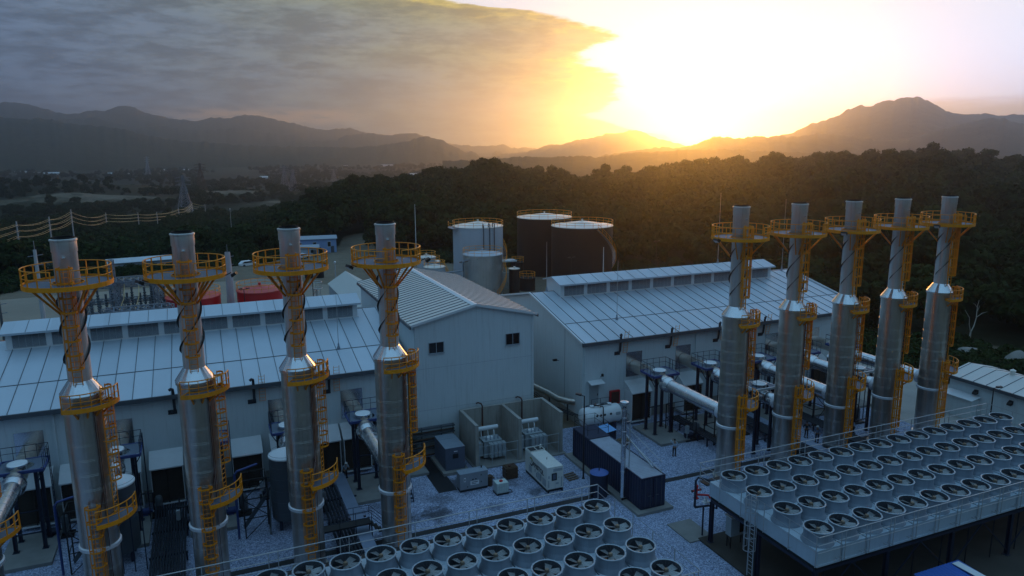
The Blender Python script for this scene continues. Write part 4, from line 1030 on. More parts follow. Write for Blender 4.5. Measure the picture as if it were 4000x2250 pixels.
# ------------------------------------------------------------------ exhaust ducts with their blue service platforms
DW = ['the leftmost stack', 'the first full stack of the left row', 'the second full stack of the left row', 'the third full stack of the left row', 'the last stack of the left row',
      'the first stack of the right row', 'the second stack of the right row', 'the middle stack of the right row', 'the fourth stack of the right row', 'the last stack of the right row']
def platform(t, x, y, z, w=3.1, d=2.5, lad=True, blue='blue_paint', leg0=.3):
    b = MB(); h = .22
    for s in (-1, 1): b.box(x-w/2, y+s*d/2-.06, z-h, x+w/2, y+s*d/2+.06, z); b.box(x+s*w/2-.06, y-d/2+.06, z-h, x+s*w/2+.06, y+d/2-.06, z)
    pf = b.obj('service_platform', M[blue], t)
    b = MB(); r0 = .78                                                 # deck plate with a round opening for the relief disc
    n = 24; vs = []; fs = []
    for i in range(n):
        a = 2*PI*i/n; c, s = math.cos(a), math.sin(a); k = min(abs((w/2-.06)/c) if abs(c) > 1e-6 else 1e9, abs((d/2-.06)/s) if abs(s) > 1e-6 else 1e9)
        vs += [(x+r0*c, y-.2+r0*s, z-.03), (x+k*c, y+k*s, z-.03)]
    for i in range(n): j = (i+1) % n; fs.append((2*i, 2*i+1, 2*j+1, 2*j))
    b.add(vs, fs); b.obj('deck_plate', M['grating'], pf)
    b = MB()
    cs = [(x-w/2,y-d/2),(x+w/2,y-d/2),(x+w/2,y+d/2),(x-w/2,y+d/2)]
    for zz, rr in ((1.05,.028),(.55,.022)): b.tube([(p[0],p[1],z+zz) for p in (cs[0],cs[3],cs[2],cs[1])], rr, 5)
    for i in range(5):
        q = i/4
        for xx, yy in ((x-w/2, y-d/2+d*q),(x+w/2, y-d/2+d*q),(x-w/2+w*q, y+d/2)): b.tube([(xx,yy,z),(xx,yy,z+1.05)], .022, 5)
    b.obj('railing', M['dark_blue_steel'], pf)
    for sx in (-1, 1):
        for sy in (-1, 1):
            b = MB(); X, Y = x+sx*.95, y+sy*.85; b.box(X-.11,Y-.015,leg0,X+.11,Y+.015,z-h); b.box(X-.125,Y-.11,leg0,X-.095,Y+.11,z-h); b.box(X+.095,Y-.11,leg0,X+.125,Y+.11,z-h); b.box(X-.22,Y-.22,leg0-.04,X+.22,Y+.22,leg0)
            b.obj('leg', M['dark_blue_steel'], pf)
    b = MB()
    for sx in (-1, 1): b.beam((x+sx*.95,y-.85,z-1.6),(x+sx*.95,y+.85,z-.3),.06); b.beam((x+sx*w/2,y-d/2+.1,z-.2),(x+sx*.95,y-.85,z-1.3),.06)
    b.beam((x-.95,y-.85,1.6),(x+.95,y-.85,1.6),.09); b.beam((x-.95,y+.85,2.6),(x+.95,y+.85,2.6),.09); b.obj('brace', M['dark_blue_steel'], pf)
    if lad:
        b = MB(); X = x+w/2+.12
        for u in (-.22,.22): b.beam((X,y+.4+u,.3),(X,y+.4+u,z+1.0),.05)
        for i in range(int(z/.3)): b.tube([(X,y+.18,.5+i*.3),(X,y+.62,.5+i*.3)], .014, 5)
        b.obj('ladder', M['dark_blue_steel'], pf)
    return pf
def rings(b, x, z, y0, y1, r, dy=.95):
    y = y0
    while y < y1: b.tube([(x+(r+.008)*math.cos(2*PI*j/24), y, z+(r+.008)*math.sin(2*PI*j/24)) for j in range(24)], .012, 4, closed=True); y += dy
def disc(t, x, y, z):
    b = MB(); b.lathe([(.62,z-.5),(.62,z-.02),(.74,z),(.74,z+.08),(.66,z+.10)], 28, x, y); b.obj('relief_vent', M['bright_steel'], t, smooth=True)
    b = MB(); b.lathe([(.66,z+.095),(.3,z+.17),(0,z+.19)], 28, x, y); b.obj('relief_disc', M['trim_white'], t, smooth=True)
for i, sx in enumerate(STX):
    t = thing('exhaust_duct', 'silver duct on blue legs feeding '+DW[i], 'duct', (sx, 58, 0), 0, 'exhaust ducts between halls and stacks')
    o_ = (-sx, -58, 0); xd = sx-.05
    put = lambda b, n, m, s=True: b.move(o_).obj(n, M[m], t, smooth=s)
    zw, z0 = 6.15, 5.95
    b = MB(); b.tube([(xd,YF-.1,zw),(xd,61.0,zw),(xd,59.6,zw-.05)], .66, 26); rings(b, xd, zw, 62.4, 65.8, .66); put(b, 'wall_duct', 'galvanized_cladding')
    b = MB(); b.tube([(xd,60.0,z0),(xd,59.4,z0),(xd,58.9,z0)], [.80,.80,.66], 26); b.lathe([(.62,5.8),(.62,6.6)], 24, xd, 61.2); b.tube([(xd,59.75,z0),(xd,59.5,z0)], .83, 26); put(b, 'elbow_box', 'bright_steel')
    b = MB(); b.tube([(xd,59.0,z0),(xd+.03,54,z0),(sx,50.9,z0)], .62, 28); rings(b, xd+.05, z0, 56.8, 56.9, .62)
    for q in range(6):
        y = 57.6-q*1.05; k = (59-y)/8; X = xd+.05*k; b.tube([(X+.628*math.cos(2*PI*j/24), y, z0+.628*math.sin(2*PI*j/24)) for j in range(24)], .011, 4, closed=True)
    put(b, 'stack_duct', 'bright_steel')
    b = MB(); b.tube([(sx-.03,51.35,z0),(sx-.01,50.95,z0)], .74, 26); put(b, 'stack_collar', 'white_flange')
    i0 = len(COL.objects)
    pf = platform(t, xd+.3, 61.5, 6.75); pf.location = o_
    disc(t, xd+.05, 61.25, 6.95)
    for o in [c for c in t.children if c.name.startswith('relief')]: o.location = o_
    b = MB(); b.prism([(xd-1.5,58.2),(xd+2.0,58.2),(xd+2.0,63.6),(xd-1.5,63.6)], 'z', -.03, .27); put(b, 'footing', 'concrete_pad', False)
# silencers: upright drums beside some of the ducts, and the lower relief platforms on the right
for x, y, r, zt, l in ((4.75,57.4,1.35,6.5,'white topped upright boiler drum left of the third full stack, left row'),(-7.35,57.2,1.35,6.5,'white topped upright boiler drum behind the first full stack'),(64.4,58.2,1.5,7.0,'white topped upright boiler drum behind the fourth stack of the right row')):
    t = thing('boiler_drum', l, 'boiler', (x, y, 0), 0, 'upright boiler drums')
    b = MB(); b.lathe([(r,.9),(r,zt-.5)], 36)
    for k in range(6): b.arc(r, 1.5+k*.95, .012, 0, 360, 36, k=4)
    b.obj('drum_shell', M['gutter'], t, smooth=True)
    b = MB(); b.lathe([(r+.03,zt-.55),(r+.03,zt-.45),(.25,zt),(0,zt+.02)], 36); b.obj('drum_roof', M['trim_white'], t, smooth=True)
    for a in (45,135,225,315): b = MB(); p = pol(r-.25,a); b.box(p[0]-.12,p[1]-.12,0,p[0]+.12,p[1]+.12,.95); b.obj('leg', M['dark_blue_steel'], t)
    b = MB(); X, Y = .9, -r-.55
    b.box(X-.6,Y-.5,4.5,X+.9,Y+.4,4.58)
    for xx in (X-.6,X+.15,X+.9):
        b.tube([(xx,Y-.5,4.5),(xx,Y-.5,5.6)], .025); b.beam((xx,Y-.5,0),(xx,Y-.5,4.5),.07)
    for z in (5.1,5.6): b.tube([(X-.6,Y+.3,z),(X-.6,Y-.5,z),(X+.9,Y-.5,z),(X+.9,Y+.3,z)], .022)
    for i in range(14): b.tube([(X-.75,Y-.3,.3+i*.3),(X-.75,Y+.1,.3+i*.3)], .015, 5)
    for u in (-.3,.1): b.beam((X-.75,Y+u,.1),(X-.75,Y+u,5.5),.045)
    b.obj('access_platform', M['dark_blue_steel'], t)
for i, x, y in ((6,48.7,53.6),(8,61.6,53.5)):
    t = thing('relief_platform', 'low pale platform with round white relief disc beside '+DW[i], 'platform', (x, y, 0), 0, 'low relief platforms')
    pf = platform(t, x, y, 6.9, 2.6, 2.2, False, 'trim_white'); pf.location = (-x,-y,0); disc(t, x, y, 7.0)
    for o in [c for c in t.children if c.name.startswith('relief_')]: o.location = (-x,-y,0)
# ------------------------------------------------------------------ pipe racks, trench, crossover
def pipe_rack(x0, x1, y0, y1, n, tray, label):
    t = thing('pipe_rack', label, 'pipe rack', ((x0+x1)/2, y0, 0), 0, 'pipe racks running to the stacks'); o_ = (-(x0+x1)/2, -y0, 0)
    for i in range(n):
        x = x0+(x1-x0)*i/(n-1); b = MB(); b.tube([(x,y0,.85),(x,y1,.85)], .10 if n < 8 else .085, 8); b.move(o_).obj('pipe', M['dark_pipe'], t, smooth=True)
    b = MB()
    for k in range(6):
        y = y0+.4+(y1-y0-.8)*k/5; b.box(x0-.2,y-.06,.62,x1+.2+(1.3 if tray else 0),y+.06,.74)
        for x in (x0-.1, x1+.1): b.box(x-.06,y-.06,0,x+.06,y+.06,.62)
    b.move(o_).obj('support', M['dark_blue_steel'], t)
    if tray:
        b = MB(); b.box(x1+.25,y0,.75,x1+1.15,y1,.95); b.box(x1+.2,y0,.95,x1+1.2,y1,.975); b.move(o_).obj('cable_tray', M['tray_metal'], t)
pipe_rack(7.5, 8.85, 43.0, 63.0, 6, True, 'rack of dark pipes with a bright cable tray beside the last two left stacks')
pipe_rack(-5.2, -3.0, 43.0, 63.0, 12, False, 'wide rack of dark pipes between the first two full stacks')
pipe_rack(51.4, 52.7, 43.5, 63.0, 7, True, 'rack of dark pipes right of the second stack of the right row')
pipe_rack(57.9, 59.3, 43.5, 63.0, 8, False, 'rack of dark pipes right of the middle stack of the right row')
pipe_rack(45.2, 46.2, 54.5, 63.0, 5, False, 'rack of dark pipes left of the second stack of the right row')
t = thing('crossover_stair', 'dark steel crossover walkway with rails spanning the pipe rack', 'walkway', (8.7, 52.4, 0))
b = MB(); b.box(-2.1,-.45,1.5,1.5,.45,1.62)
for s in (-1, 1):
    for i in range(5): x = s*(1.5 if s > 0 else 2.1)+s*(.1+i*.3); b.box(x-.15,-.42,1.28-i*.3,x+.15,.42,1.33-i*.3)
b.obj('walkway', M['black_steel'], t)
b = MB()
for y in (-.45,.45):
    for z in (2.1,2.65): b.tube([(-3.5,y,z-1.5),(-2.1,y,z),(1.5,y,z),(2.9,y,z-1.5)], .022)
    for x in (-2.1,-.9,.3,1.5): b.tube([(x,y,1.5),(x,y,2.65)], .022); b.beam((x,y,0),(x,y,1.5),.08)
    for x in (-3.4,2.8): b.tube([(x,y,.1),(x,y,1.2)], .022)
b.obj('railing', M['dark_blue_steel'], t)
t = thing('stair', 'small dark steel stair beside the last stack of the left row', 'stair', (14.4, 57.2, 0))
b = MB()
for i in range(6): b.box(-.45,-.15+i*.26,.25+i*.26,.45,.12+i*.26,.29+i*.26)
for s in (-.45,.45): b.beam((s,-.3,.05),(s,1.5,1.8),.06,.16); b.tube([(s,-.3,1.0),(s,1.5,2.75)], .022); b.tube([(s,-.3,.05),(s,-.3,1.0)], .022); b.tube([(s,1.5,0),(s,1.5,2.75)], .03)
b.obj('steps', M['dark_blue_steel'], t)
for xa, xb in ((-20,31.0),(34.3,66)):
    b = MB(); b.box(xa,51.35,-.02,xb,51.95,.035)
    struct(b.obj('trench_cover', M['black_steel']))
# steel tower lattices with dark pipes between the stacks, left
def scaffold(x, y, h, w, d, label, pipe=True):
    t = thing('scaffold_tower', label, 'scaffold', (x, y, 0), 0, 'scaffold towers by the stacks'); b = MB()
    for sx in (-1,1):
        for sy in (-1,1): b.beam((sx*w/2,sy*d/2,0),(sx*w/2,sy*d/2,h),.09)
    k = int(h/1.4)
    for i in range(1, k+1):
        z = h*i/k
        for s in (-1,1): b.beam((-w/2,s*d/2,z),(w/2,s*d/2,z),.06); b.beam((s*w/2,-d/2,z),(s*w/2,d/2,z),.06)
        b.beam((-w/2 if i % 2 else w/2,-d/2,z-h/k),(w/2 if i % 2 else -w/2,-d/2,z),.05)
    b.obj('frame', M['black_steel'], t)
    if pipe:
        b = MB(); b.tube([(-w/2-.5,-d/2,.1),(-w/2-.5,-d/2,h+.6),(-w/2-.3,-d/2,h+.85),(.3,0,h+.85)], .09, 8); b.obj('riser', M['blue_paint'], t, smooth=True)
        b = MB(); b.beam((-w/2,d/2,.2),(w/2+.8,d/2,h*.75),.14,.3); b.beam((w/2,-d/2-.2,.1),(w/2+.3,d/2,h*.6),.12,.26); b.obj('stringer', M['gutter'], t)
scaffold(-9.6, 57.0, 4.8, 1.8, 1.6, 'dark pipe frame left of the first full stack')
scaffold(2.2, 57.2, 4.8, 1.8, 1.6, 'dark pipe frame right of the second full stack')
scaffold(47.0, 57.2, 3.4, 2.2, 1.6, 'dark pipe frame under the duct of the second right stack', False)
scaffold(45.0, 61.0, 3.0, 2.6, 1.2, 'low dark frame against the right hall below the first hood', False)
scaffold(59.8, 57.2, 3.6, 1.8, 1.6, 'dark pipe frame between the middle and fourth right stacks', False)
b = MB(); b.box(14.5,61.5,0,17.6,65.7,.25); struct(b.obj('concrete_slab', M['concrete_pad']))
# cable trays along the middle building's foot
t = thing('cable_tray_run', 'dark stacked cable trays along the foot of the middle building', 'cable tray', (18, 65.0, 0))
b = MB()
for z in (1.0,1.7,2.4,3.0): b.box(-6.2,-.1,z,3.3,.5,z+.08); b.box(-6.2,-.13,z,3.3,-.10,z+.16)
for x in (-6,-4,-2,0,2,3.2): b.box(x-.05,.1,0,x+.05,.2,3.2)
b.obj('tray', M['gutter'], t)
b = MB()
for i, z in enumerate((.5,1.3,2.05,2.7)): b.tube([(-6.2,-.25+.1*i,z),(3.3,-.25+.1*i,z)], .07, 7)
b.obj('pipe', M['rust_brown'], t, smooth=True)
t = thing('ground_duct', 'curved grey insulated pipe between the middle building and the right hall', 'pipe', (34.3, 70.5, 0))
b = MB(); b.tube([(-2.6,12,2.9),(-.9,4,2.8),(.1,.2,2.6),(.5,-1.4,2.4),(1.3,-2.2,2.3),(2.2,-2.9,2.3)], .36, 14); b.obj('pipe', M['galvanized_cladding'], t, smooth=True)
b = MB()
for p in ((-1.0,4),(.1,.2),(1.2,-2.1)): b.beam((p[0],p[1],0),(p[0],p[1],2.2),.12)
for u in (.5,.8,1.1): b.tube([(-1.4+u,3,1.9),(-1.2+u,-1,1.6),(.4+u,-4.0,1.3)], .05, 6)
b.obj('support', M['dark_pipe'], t)

# ------------------------------------------------------------------ transformer pen
t = thing('blast_wall', 'stained concrete wall of two open bays in front of the middle building', 'wall', (26.5, 60.8, 0))
b = MB(); w = .30; x0, xm, x1, y0, y1, h = 22.0, 26.4, 30.8, 60.9, 65.3, 4.25; o_ = (-26.5,-60.8,0)
b.box(x0,y1,0,x1+w,y1+w,h)
for x in (x0, xm, x1): b.box(x,y0,0,x+w,y1-.003,h)
b.move(o_).obj('wall', M['concrete'], t)
b = MB(); b.box(x0-.01,y1-.01,h+.002,x1+w+.01,y1+w+.01,h+.03)
for x in (x0, xm, x1): b.box(x-.01,y0-.01,h+.002,x+w+.01,y1-.012,h+.03)
b.move(o_).obj('coping', M['pavement'], t)
b = MB(); b.box(x0-.2,y0-.4,.0,x1+w+.2,y1-.01,.14); struct(b.obj('concrete_slab', M['concrete_pad']))
for x in (24.3, 28.6):
    b = MB(); b.tube([(x-.4,y1+.5,h+.35),(x-.3,y1+.2,h+.5),(x-.1,y1-.1,h+.45),(x,y1-.14,h+.2),(x,y1-.14,.4)], .07, 8); b.move(o_).obj('sprinkler_pipe', M['rust_pipe'], t, smooth=True)
for xa, l in ((22.3,'galvanised mesh fence across the left bay of the concrete pen'),(26.7,'galvanised mesh fence across the right bay of the concrete pen')):
    f = thing('pen_fence', l, 'fence', (xa, 60.95, .14), 0, 'fences of the concrete pen'); b = MB()
    for x in (.08,1.35,2.75,4.0): b.tube([(x,0,0),(x,0,2.0)], .035, 6)
    for z in (1.1,1.95): b.tube([(.08,0,z),(4.0,0,z)], .025, 6)
    b.obj('frame', M['transformer_gray'], f)
def transformer(x, y, label):
    t = thing('transformer', label, 'transformer', (x, y, .14), 0, 'power transformers in the concrete pen')
    b = MB(); b.box(-.95,-.55,.15,.85,.75,1.75); b.box(-1.0,-.6,1.75,.9,.8,1.83); b.obj('tank', M['transformer_gray'], t)
    for i in range(4):
        b = MB(); X = -.55+i*.42
        b.prism([(X,-.6),(X+.36,-.6),(X+.36,-1.15),(X+.18,-1.25),(X,-1.15)], 'z', .35, 1.7); b.obj('radiator', M['transformer_gray'], t)
    b = MB(); b.box(-1.55,-.35,.3,-1.0,.55,1.6); b.obj('cable_box', M['transformer_gray'], t)
    b = MB(); b.tube([(-1.35,.75,2.65),(.95,.75,2.65)], .21, 16); b.obj('conservator', M['trim_white'], t, smooth=True)
    b = MB()
    for X in (-.8,-.1,.5): b.tube([(X,.55,1.83),(X,.72,2.5)], .045, 6)
    b.tube([(-.7,.2,2.0),(.4,.2,2.0),(.5,.6,2.4)], .05, 6); b.box(-.5,-.3,1.83,.1,.2,2.05)
    b.obj('top_pipes', M['trim_white'], t)
    for X in (-.6,-.2,.2,.6): b = MB(); b.lathe([(.09,1.83),(.11,1.9),(.06,1.95),(.1,2.0),(.05,2.06),(.03,2.25)], 10, X, -.25); b.obj('bushing', M['pale_blue_gray'], t, smooth=True)
    b = MB(); b.box(-.9,-.4,0,.8,-.25,.15); b.box(-.9,.4,0,.8,.55,.15); b.obj('skid', M['black_steel'], t)
transformer(24.3, 62.8, 'grey finned transformer in the left bay of the concrete pen')
transformer(28.7, 62.9, 'grey finned transformer in the right bay of the concrete pen')

# ------------------------------------------------------------------ generators, tote, drum
def text_mesh(body, size, m, parent, loc, rot, name='lettering', bold=.0):
    cu = bpy.data.curves.new('t', 'FONT'); cu.body = body; cu.size = size; cu.extrude = .004; cu.offset = bold; cu.align_x = 'LEFT'
    tmp = bpy.data.objects.new('t', cu); COL.objects.link(tmp); bpy.context.view_layer.update()
    me = bpy.data.meshes.new_from_object(tmp.evaluated_get(bpy.context.evaluated_depsgraph_get())); bpy.data.objects.remove(tmp); bpy.data.curves.remove(cu)
    me.materials.clear(); me.materials.append(m); o = bpy.data.objects.new(name, me); COL.objects.link(o); o.parent = parent; o.location = loc; o.rotation_euler = rot; return o
t = thing('generator', 'white generator set with black lettering on its side, in front of the concrete pen', 'generator', (26.75, 53.75, 0))
b = MB(); W2 = .78; b.prism([(-W2,.32),(W2,.32),(W2,2.3),(W2-.04,2.36),(-W2+.04,2.36),(-W2,2.3)], 'y', 0, 4.7); b.obj('enclosure', M['gen_white'], t)
b = MB()
for x in (-W2+.06, W2-.16): b.box(x,-.05,0,x+.12,4.75,.31)
for y in (.2,2.3,4.4): b.box(-W2+.2,y,.02,W2-.2,y+.12,.2)
b.obj('skid', M['black_steel'], t)
b = MB(); b.box(-.35,-.03,1.1,.15,-.004,1.78); b.obj('control_window', M['ink_black'], t)
b = MB(); b.box(-.24,-.035,1.2,.04,-.031,1.68); b.obj('display', M['gen_slate'], t)
VB = [(-.2,1.93,.68,2.17),(-.68,1.35,-.55,1.6),(.05,.72,.33,.88),(.25,1.3,.42,1.36),(-.70,.5,-.58,1.16),(.55,.45,.67,1.35)]
for xa, za, xb, zb_ in VB: b = MB(); b.box(xa,-.02,za,xb,-.004,zb_); b.obj('vent', M['transformer_gray'], t)
for y0_, y1_, z0_, z1_ in ((.25,.95,.5,1.15),(1.35,2.05,.55,1.2),(3.25,3.85,.55,1.15)): b = MB(); b.box(-W2-.02,y0_,z0_,-W2-.004,y1_,z1_); b.obj('vent', M['transformer_gray'], t)
b = MB(); b.box(-.68,3.75,2.37,.68,4.55,2.40); b.obj('top_grille', M['ink_black'], t)
b = MB()
for z in (2.42,): 
    for xa, ya, xb, yb in ((-.72,3.65,.72,3.65),(-.72,4.6,.72,4.6),(-.72,3.65,-.72,4.6),(.72,3.65,.72,4.6),(0,3.65,0,4.6)): b.beam((xa,ya,z),(xb,yb,z),.05)
b.tube([(.45,4.1,2.4),(.5,4.1,2.75)], .1, 8); b.obj('top_frame', M['gen_white'], t)
b = MB(); b.tube([(0,1.7,2.36),(0,1.7,2.55)], .03, 6); b.obj('lifting_eye', M['black_steel'], t)
# emblem: an open ring with a swirl, then the maker's word
b = MB(); X = -W2-.008
def band(b, cy_, cz, r0, r1, a0, a1, mi=0, n=14):
    vs = []; fs = []
    for i in range(n+1):
        a = R_(a0+(a1-a0)*i/n); q = math.sin(PI*i/n)**.5; 
        for r in (r0+(r1-r0)*(1-q)*.45, r1): vs.append((X, cy_-r*math.cos(a), cz+r*math.sin(a)))
    for i in range(n): fs.append((2*i,2*i+1,2*i+3,2*i+2))
    b.add(vs, fs, mi)
band(b, 3.35, 1.68, .17, .36, 20, 150, 1); band(b, 3.35, 1.55, .20, .36, -150, 10); band(b, 3.35, 1.72, .10, .22, -60, 70)
b.obj('emblem', [M['ink_black'], M['ink_yellow']], t)
text_mesh('BRISTOL', .60, M['ink_black'], t, (-W2-.006, 2.98, 1.36), (PI/2, 0, -PI/2), 'lettering', .022)
b = MB()
for y0_, z0_, h_ in ((2.45,.95,.3),(2.15,.6,.4),(1.2,.6,.85)): b.box(-W2-.012,y0_,z0_,-W2-.005,y0_+.1,z0_+h_)
b.obj('side_marking', M['gen_slate'], t)
t = thing('generator', 'low grey generator box left of the plastic tote', 'generator', (20.35, 56.9, 0))
b = MB(); b.box(-1.3,0,.22,1.3,.95,1.66); b.obj('enclosure', M['gen_gray'], t)
b = MB(); b.box(-1.32,-.02,1.665,1.32,.97,1.70); b.obj('top_cover', M['pale_blue_gray'], t)
b = MB(); b.box(-1.28,.03,0,1.28,.9,.21); b.obj('skid', M['ink_black'], t)
b = MB(); b.lathe([(.07,1.7),(.07,1.86),(.09,1.87),(0,1.9)], 10, .95, .7); b.obj('filler_cap', M['black_steel'], t)
b = MB(); b.box(-.95,-.02,.95,-.78,-.004,1.32); b.box(-.35,-.02,.55,.45,-.004,.92); b.obj('notice', M['label_white'], t)
b = MB(); b.box(-.91,-.025,1.02,-.82,-.021,1.24); b.box(-.25,-.025,.78,.35,-.021,.84); b.box(-.25,-.025,.64,.2,-.021,.69); b.box(-.18,-.02,1.0,-.05,-.004,1.12); b.box(.1,-.02,1.02,.22,-.004,1.13); b.box(.62,-.02,.65,.7,-.004,.78); b.box(.62,-.02,1.3,.7,-.004,1.42); b.box(-.66,-.02,.4,-.58,-.004,.5); b.obj('latch', M['ink_black'], t)
t = thing('equipment_enclosure', 'slate blue box enclosure in two sections left of the concrete pen', 'enclosure', (20.0, 61.0, 0))
b = MB(); b.box(-.95,0,.3,.95,2.2,2.45); b.box(-.95,2.26,.3,.95,3.4,2.45); b.obj('enclosure', M['gen_slate'], t)
b = MB(); b.box(-.96,-.01,2.452,.96,2.21,2.48); b.box(-.96,2.25,2.452,.96,3.41,2.48); b.obj('top_cover', M['pale_blue_gray'], t)
b = MB(); b.box(-.25,-.02,1.4,.3,-.004,1.85); b.obj('grille', M['ink_black'], t)
b = MB(); b.box(-.12,-.02,2.05,.22,-.004,2.12); b.obj('plate', M['label_white'], t)
b = MB(); b.box(-1.3,-.5,0,1.2,3.8,.29); b.obj('plinth', M['concrete_pad'], t)
b = MB(); b.box(17.3,57.6,-.02,19.0,65.3,.02); struct(b.obj('trench_cover', M['ink_black']))
t = thing('plastic_tote', 'translucent caged liquid tote with red cap on the gravel', 'tote', (22.35, 55.55, 0))
b = MB(); b.box(-.53,-.43,.16,.53,.43,1.06); b.obj('bottle', M['ibc_plastic'], t)
b = MB()
for z in (.25,.5,.75,1.0): b.tube([(-.56,-.46,z),(.56,-.46,z),(.56,.46,z),(-.56,.46,z)], .014, 5, closed=True)
for i in range(6):
    u = -.55+1.1*i/5
    for y in (-.47,.47): b.tube([(u,y,.14),(u,y,1.06)], .012, 5)
for i in range(1,5):
    u = -.46+.92*i/5
    for x in (-.57,.57): b.tube([(x,u,.14),(x,u,1.06)], .012, 5)
b.obj('cage', M['rail_galv'], t)
b = MB(); b.box(-.58,-.48,0,.58,.48,.13); b.obj('pallet', M['ink_black'], t)
b = MB(); b.lathe([(.16,1.06),(.16,1.16),(0,1.17)], 14); b.obj('cap', M['red_paint'], t)
b = MB(); b.tube([(.5,-.3,.1),(.9,-.4,.03),(1.0,.1,.03),(.75,.3,.03)], .03, 6); b.obj('hose', M['ink_black'], t)
t = thing('rusty_tank', 'rust brown box tank behind the plastic tote', 'tank', (24.3, 58.1, 0))
b = MB(); b.prism([(-.6,-.42),(-.5,-.52),(.5,-.52),(.6,-.42),(.6,.42),(.5,.52),(-.5,.52),(-.6,.42)], 'z', .02, 1.05); b.prism([(-.45,-.4),(.45,-.4),(.45,.4),(-.45,.4)], 'z', 1.05, 1.1)
for z in (.35,.7): b.box(-.62,-.54,z,.62,.54,z+.05)
b.obj('body', M['rust_brown'], t)
b = MB(); b.lathe([(.14,1.1),(.14,1.2),(0,1.22)], 12, -.1, -.1); b.tube([(.2,.1,1.12),(.4,.1,1.2),(.5,.2,1.1)], .03, 6); b.obj('filler', M['rust_pipe'], t)
t = thing('timber_pile', 'small heap of brown timber behind the low grey generator', 'timber', (21.9, 58.8, 0))
b = MB()
for i in range(7): b.beam((-.7+.1*i,-.5+.13*i,.08+.05*(i%3)),(.6+.05*i,.2-.12*i,.12+.06*(i%3)),.12,.09)
b.obj('planks', M['wood'], t)
t = thing('timber_pile', 'brown planks on the gravel right of the white generator', 'timber', (29.2, 55.6, 0))
b = MB()
for i in range(6): b.beam((-.4,-.5+.2*i,.06+.1*(i%2)),(.7,-.3+.2*i,.06+.1*(i%2)),.14,.08)
b.obj('planks', M['wood'], t)
t = thing('waste_drum', 'dark oil drum at the right end of the low grey generator', 'drum', (21.95, 57.3, 0))
b = MB(); b.lathe([(.28,0),(.28,.28),(.30,.30),(.28,.32),(.28,.6),(.30,.62),(.28,.64),(.28,.9),(.26,.9),(.26,.87),(0,.87)], 18); b.obj('body', M['rust_brown'], t, smooth=True)
t = thing('tarpaulin_heap', 'yellow brown heap of hoses beside the container and the duct footing', 'heap', (37.6, 60.2, 0))
b = MB()
for i in range(7): a = i*1.1; b.tube([(.9*math.cos(a+.5*j)*(.6+.07*i), .6*math.sin(a+.5*j)*(.6+.07*i), .1+.05*i+.03*math.sin(j)) for j in range(9)], .09, 6)
b.obj('hoses', M['hub_brown'], t, smooth=True)

# ------------------------------------------------------------------ container, chimney, water tank, horizontal tank
t = thing('shipping_container', 'dark navy container with ribbed roof on a low concrete curb', 'container', (32.7, 47.55, .25))
def corrug(b, p, q, z0, z1, n, dep, nx, ny):
    vs = []; fs = []
    for i in range(n+1):
        k = i/n; d = dep if (i//2) % 2 else 0
        x, y = p[0]+(q[0]-p[0])*k+nx*d, p[1]+(q[1]-p[1])*k+ny*d; vs += [(x,y,z0),(x,y,z1)]
    for i in range(n): fs.append((2*i,2*i+2,2*i+3,2*i+1))
    b.add(vs, fs)
b = MB(); Lc = 12.0; Wc = 1.15; Hc = 2.75
corrug(b, (-Wc,0), (-Wc,Lc), .12, Hc-.08, 120, .045, 1, 0); corrug(b, (Wc,0), (Wc,Lc), .12, Hc-.08, 120, .045, -1, 0); corrug(b, (-Wc,Lc), (Wc,Lc), .12, Hc-.08, 22, .04, 0, -1)
b.box(-Wc-.02,-.02,0,-Wc+.1,Lc+.02,.12); b.box(Wc-.1,-.02,0,Wc+.02,Lc+.02,.12)
for x in (-Wc-.02, Wc-.08): b.box(x,-.03,Hc-.1,x+.1,Lc+.02,Hc); b.box(x,-.03,.12,x+.1,.08,Hc-.1); b.box(x,Lc-.08,.12,x+.1,Lc+.03,Hc-.1)
b.box(-Wc+.08,-.03,Hc-.1,Wc-.08,.08,Hc); b.box(-Wc+.1,-.03,0,Wc-.1,.1,.12); b.obj('body', M['navy_container'], t)
b = MB(); vs = []; fs = []; n = 64
for i in range(n+1):
    y = .1+(8.8)*i/n; z = Hc-.01-(.06 if (i//1) % 2 else 0); vs += [(-Wc+.06,y,z),(Wc-.06,y,z)]
for i in range(n): fs.append((2*i,2*i+1,2*i+3,2*i+2))
b.add(vs, fs); b.obj('roof', M['container_roof'], t)
b = MB(); b.box(-Wc,8.95,Hc+.01,Wc,Lc,Hc+.06); b.obj('roof_hatch', M['navy_container'], t)
for s in (-1, 1):
    b = MB(); b.box(min(s*.03,s*1.05),-.05,.16,max(s*.03,s*1.05),-.02,Hc-.14)
    d = b.obj('door', M['navy_container'], t)
    b = MB()
    for u in (.28,.78): b.tube([(s*u,-.075,.1),(s*u,-.075,Hc-.08)], .018, 6)
    b.box(min(s*.22,s*.5),-.10,1.1,max(s*.22,s*.5),-.07,1.16); b.obj('lock_bar', M['gutter'], d)
b = MB(); b.beam((Wc-.05,.4,Hc+.02),(Wc-.05,5.6,Hc+.9),.05,.05); 
for i in range(4): y = .5+i*1.7; b.beam((Wc-.05,y,Hc),(Wc-.05,y,Hc+.25+.16*i),.05)
b.beam((Wc-.25,1.4,Hc+.02),(Wc-.3,6.2,Hc+1.5),.06,.14); b.beam((Wc-.05,.4,Hc+.9),(Wc-.3,6.2,Hc+2.3),.035); b.obj('stair_rail', M['rail_galv'], t)
b = MB()
for x in (-1.1,0,1.1):
    b.tube([(x,9.2,Hc+.3),(x,9.2,Hc+1.3)], .025); b.tube([(x,11.8,Hc+.3),(x,11.8,Hc+1.3)], .025)
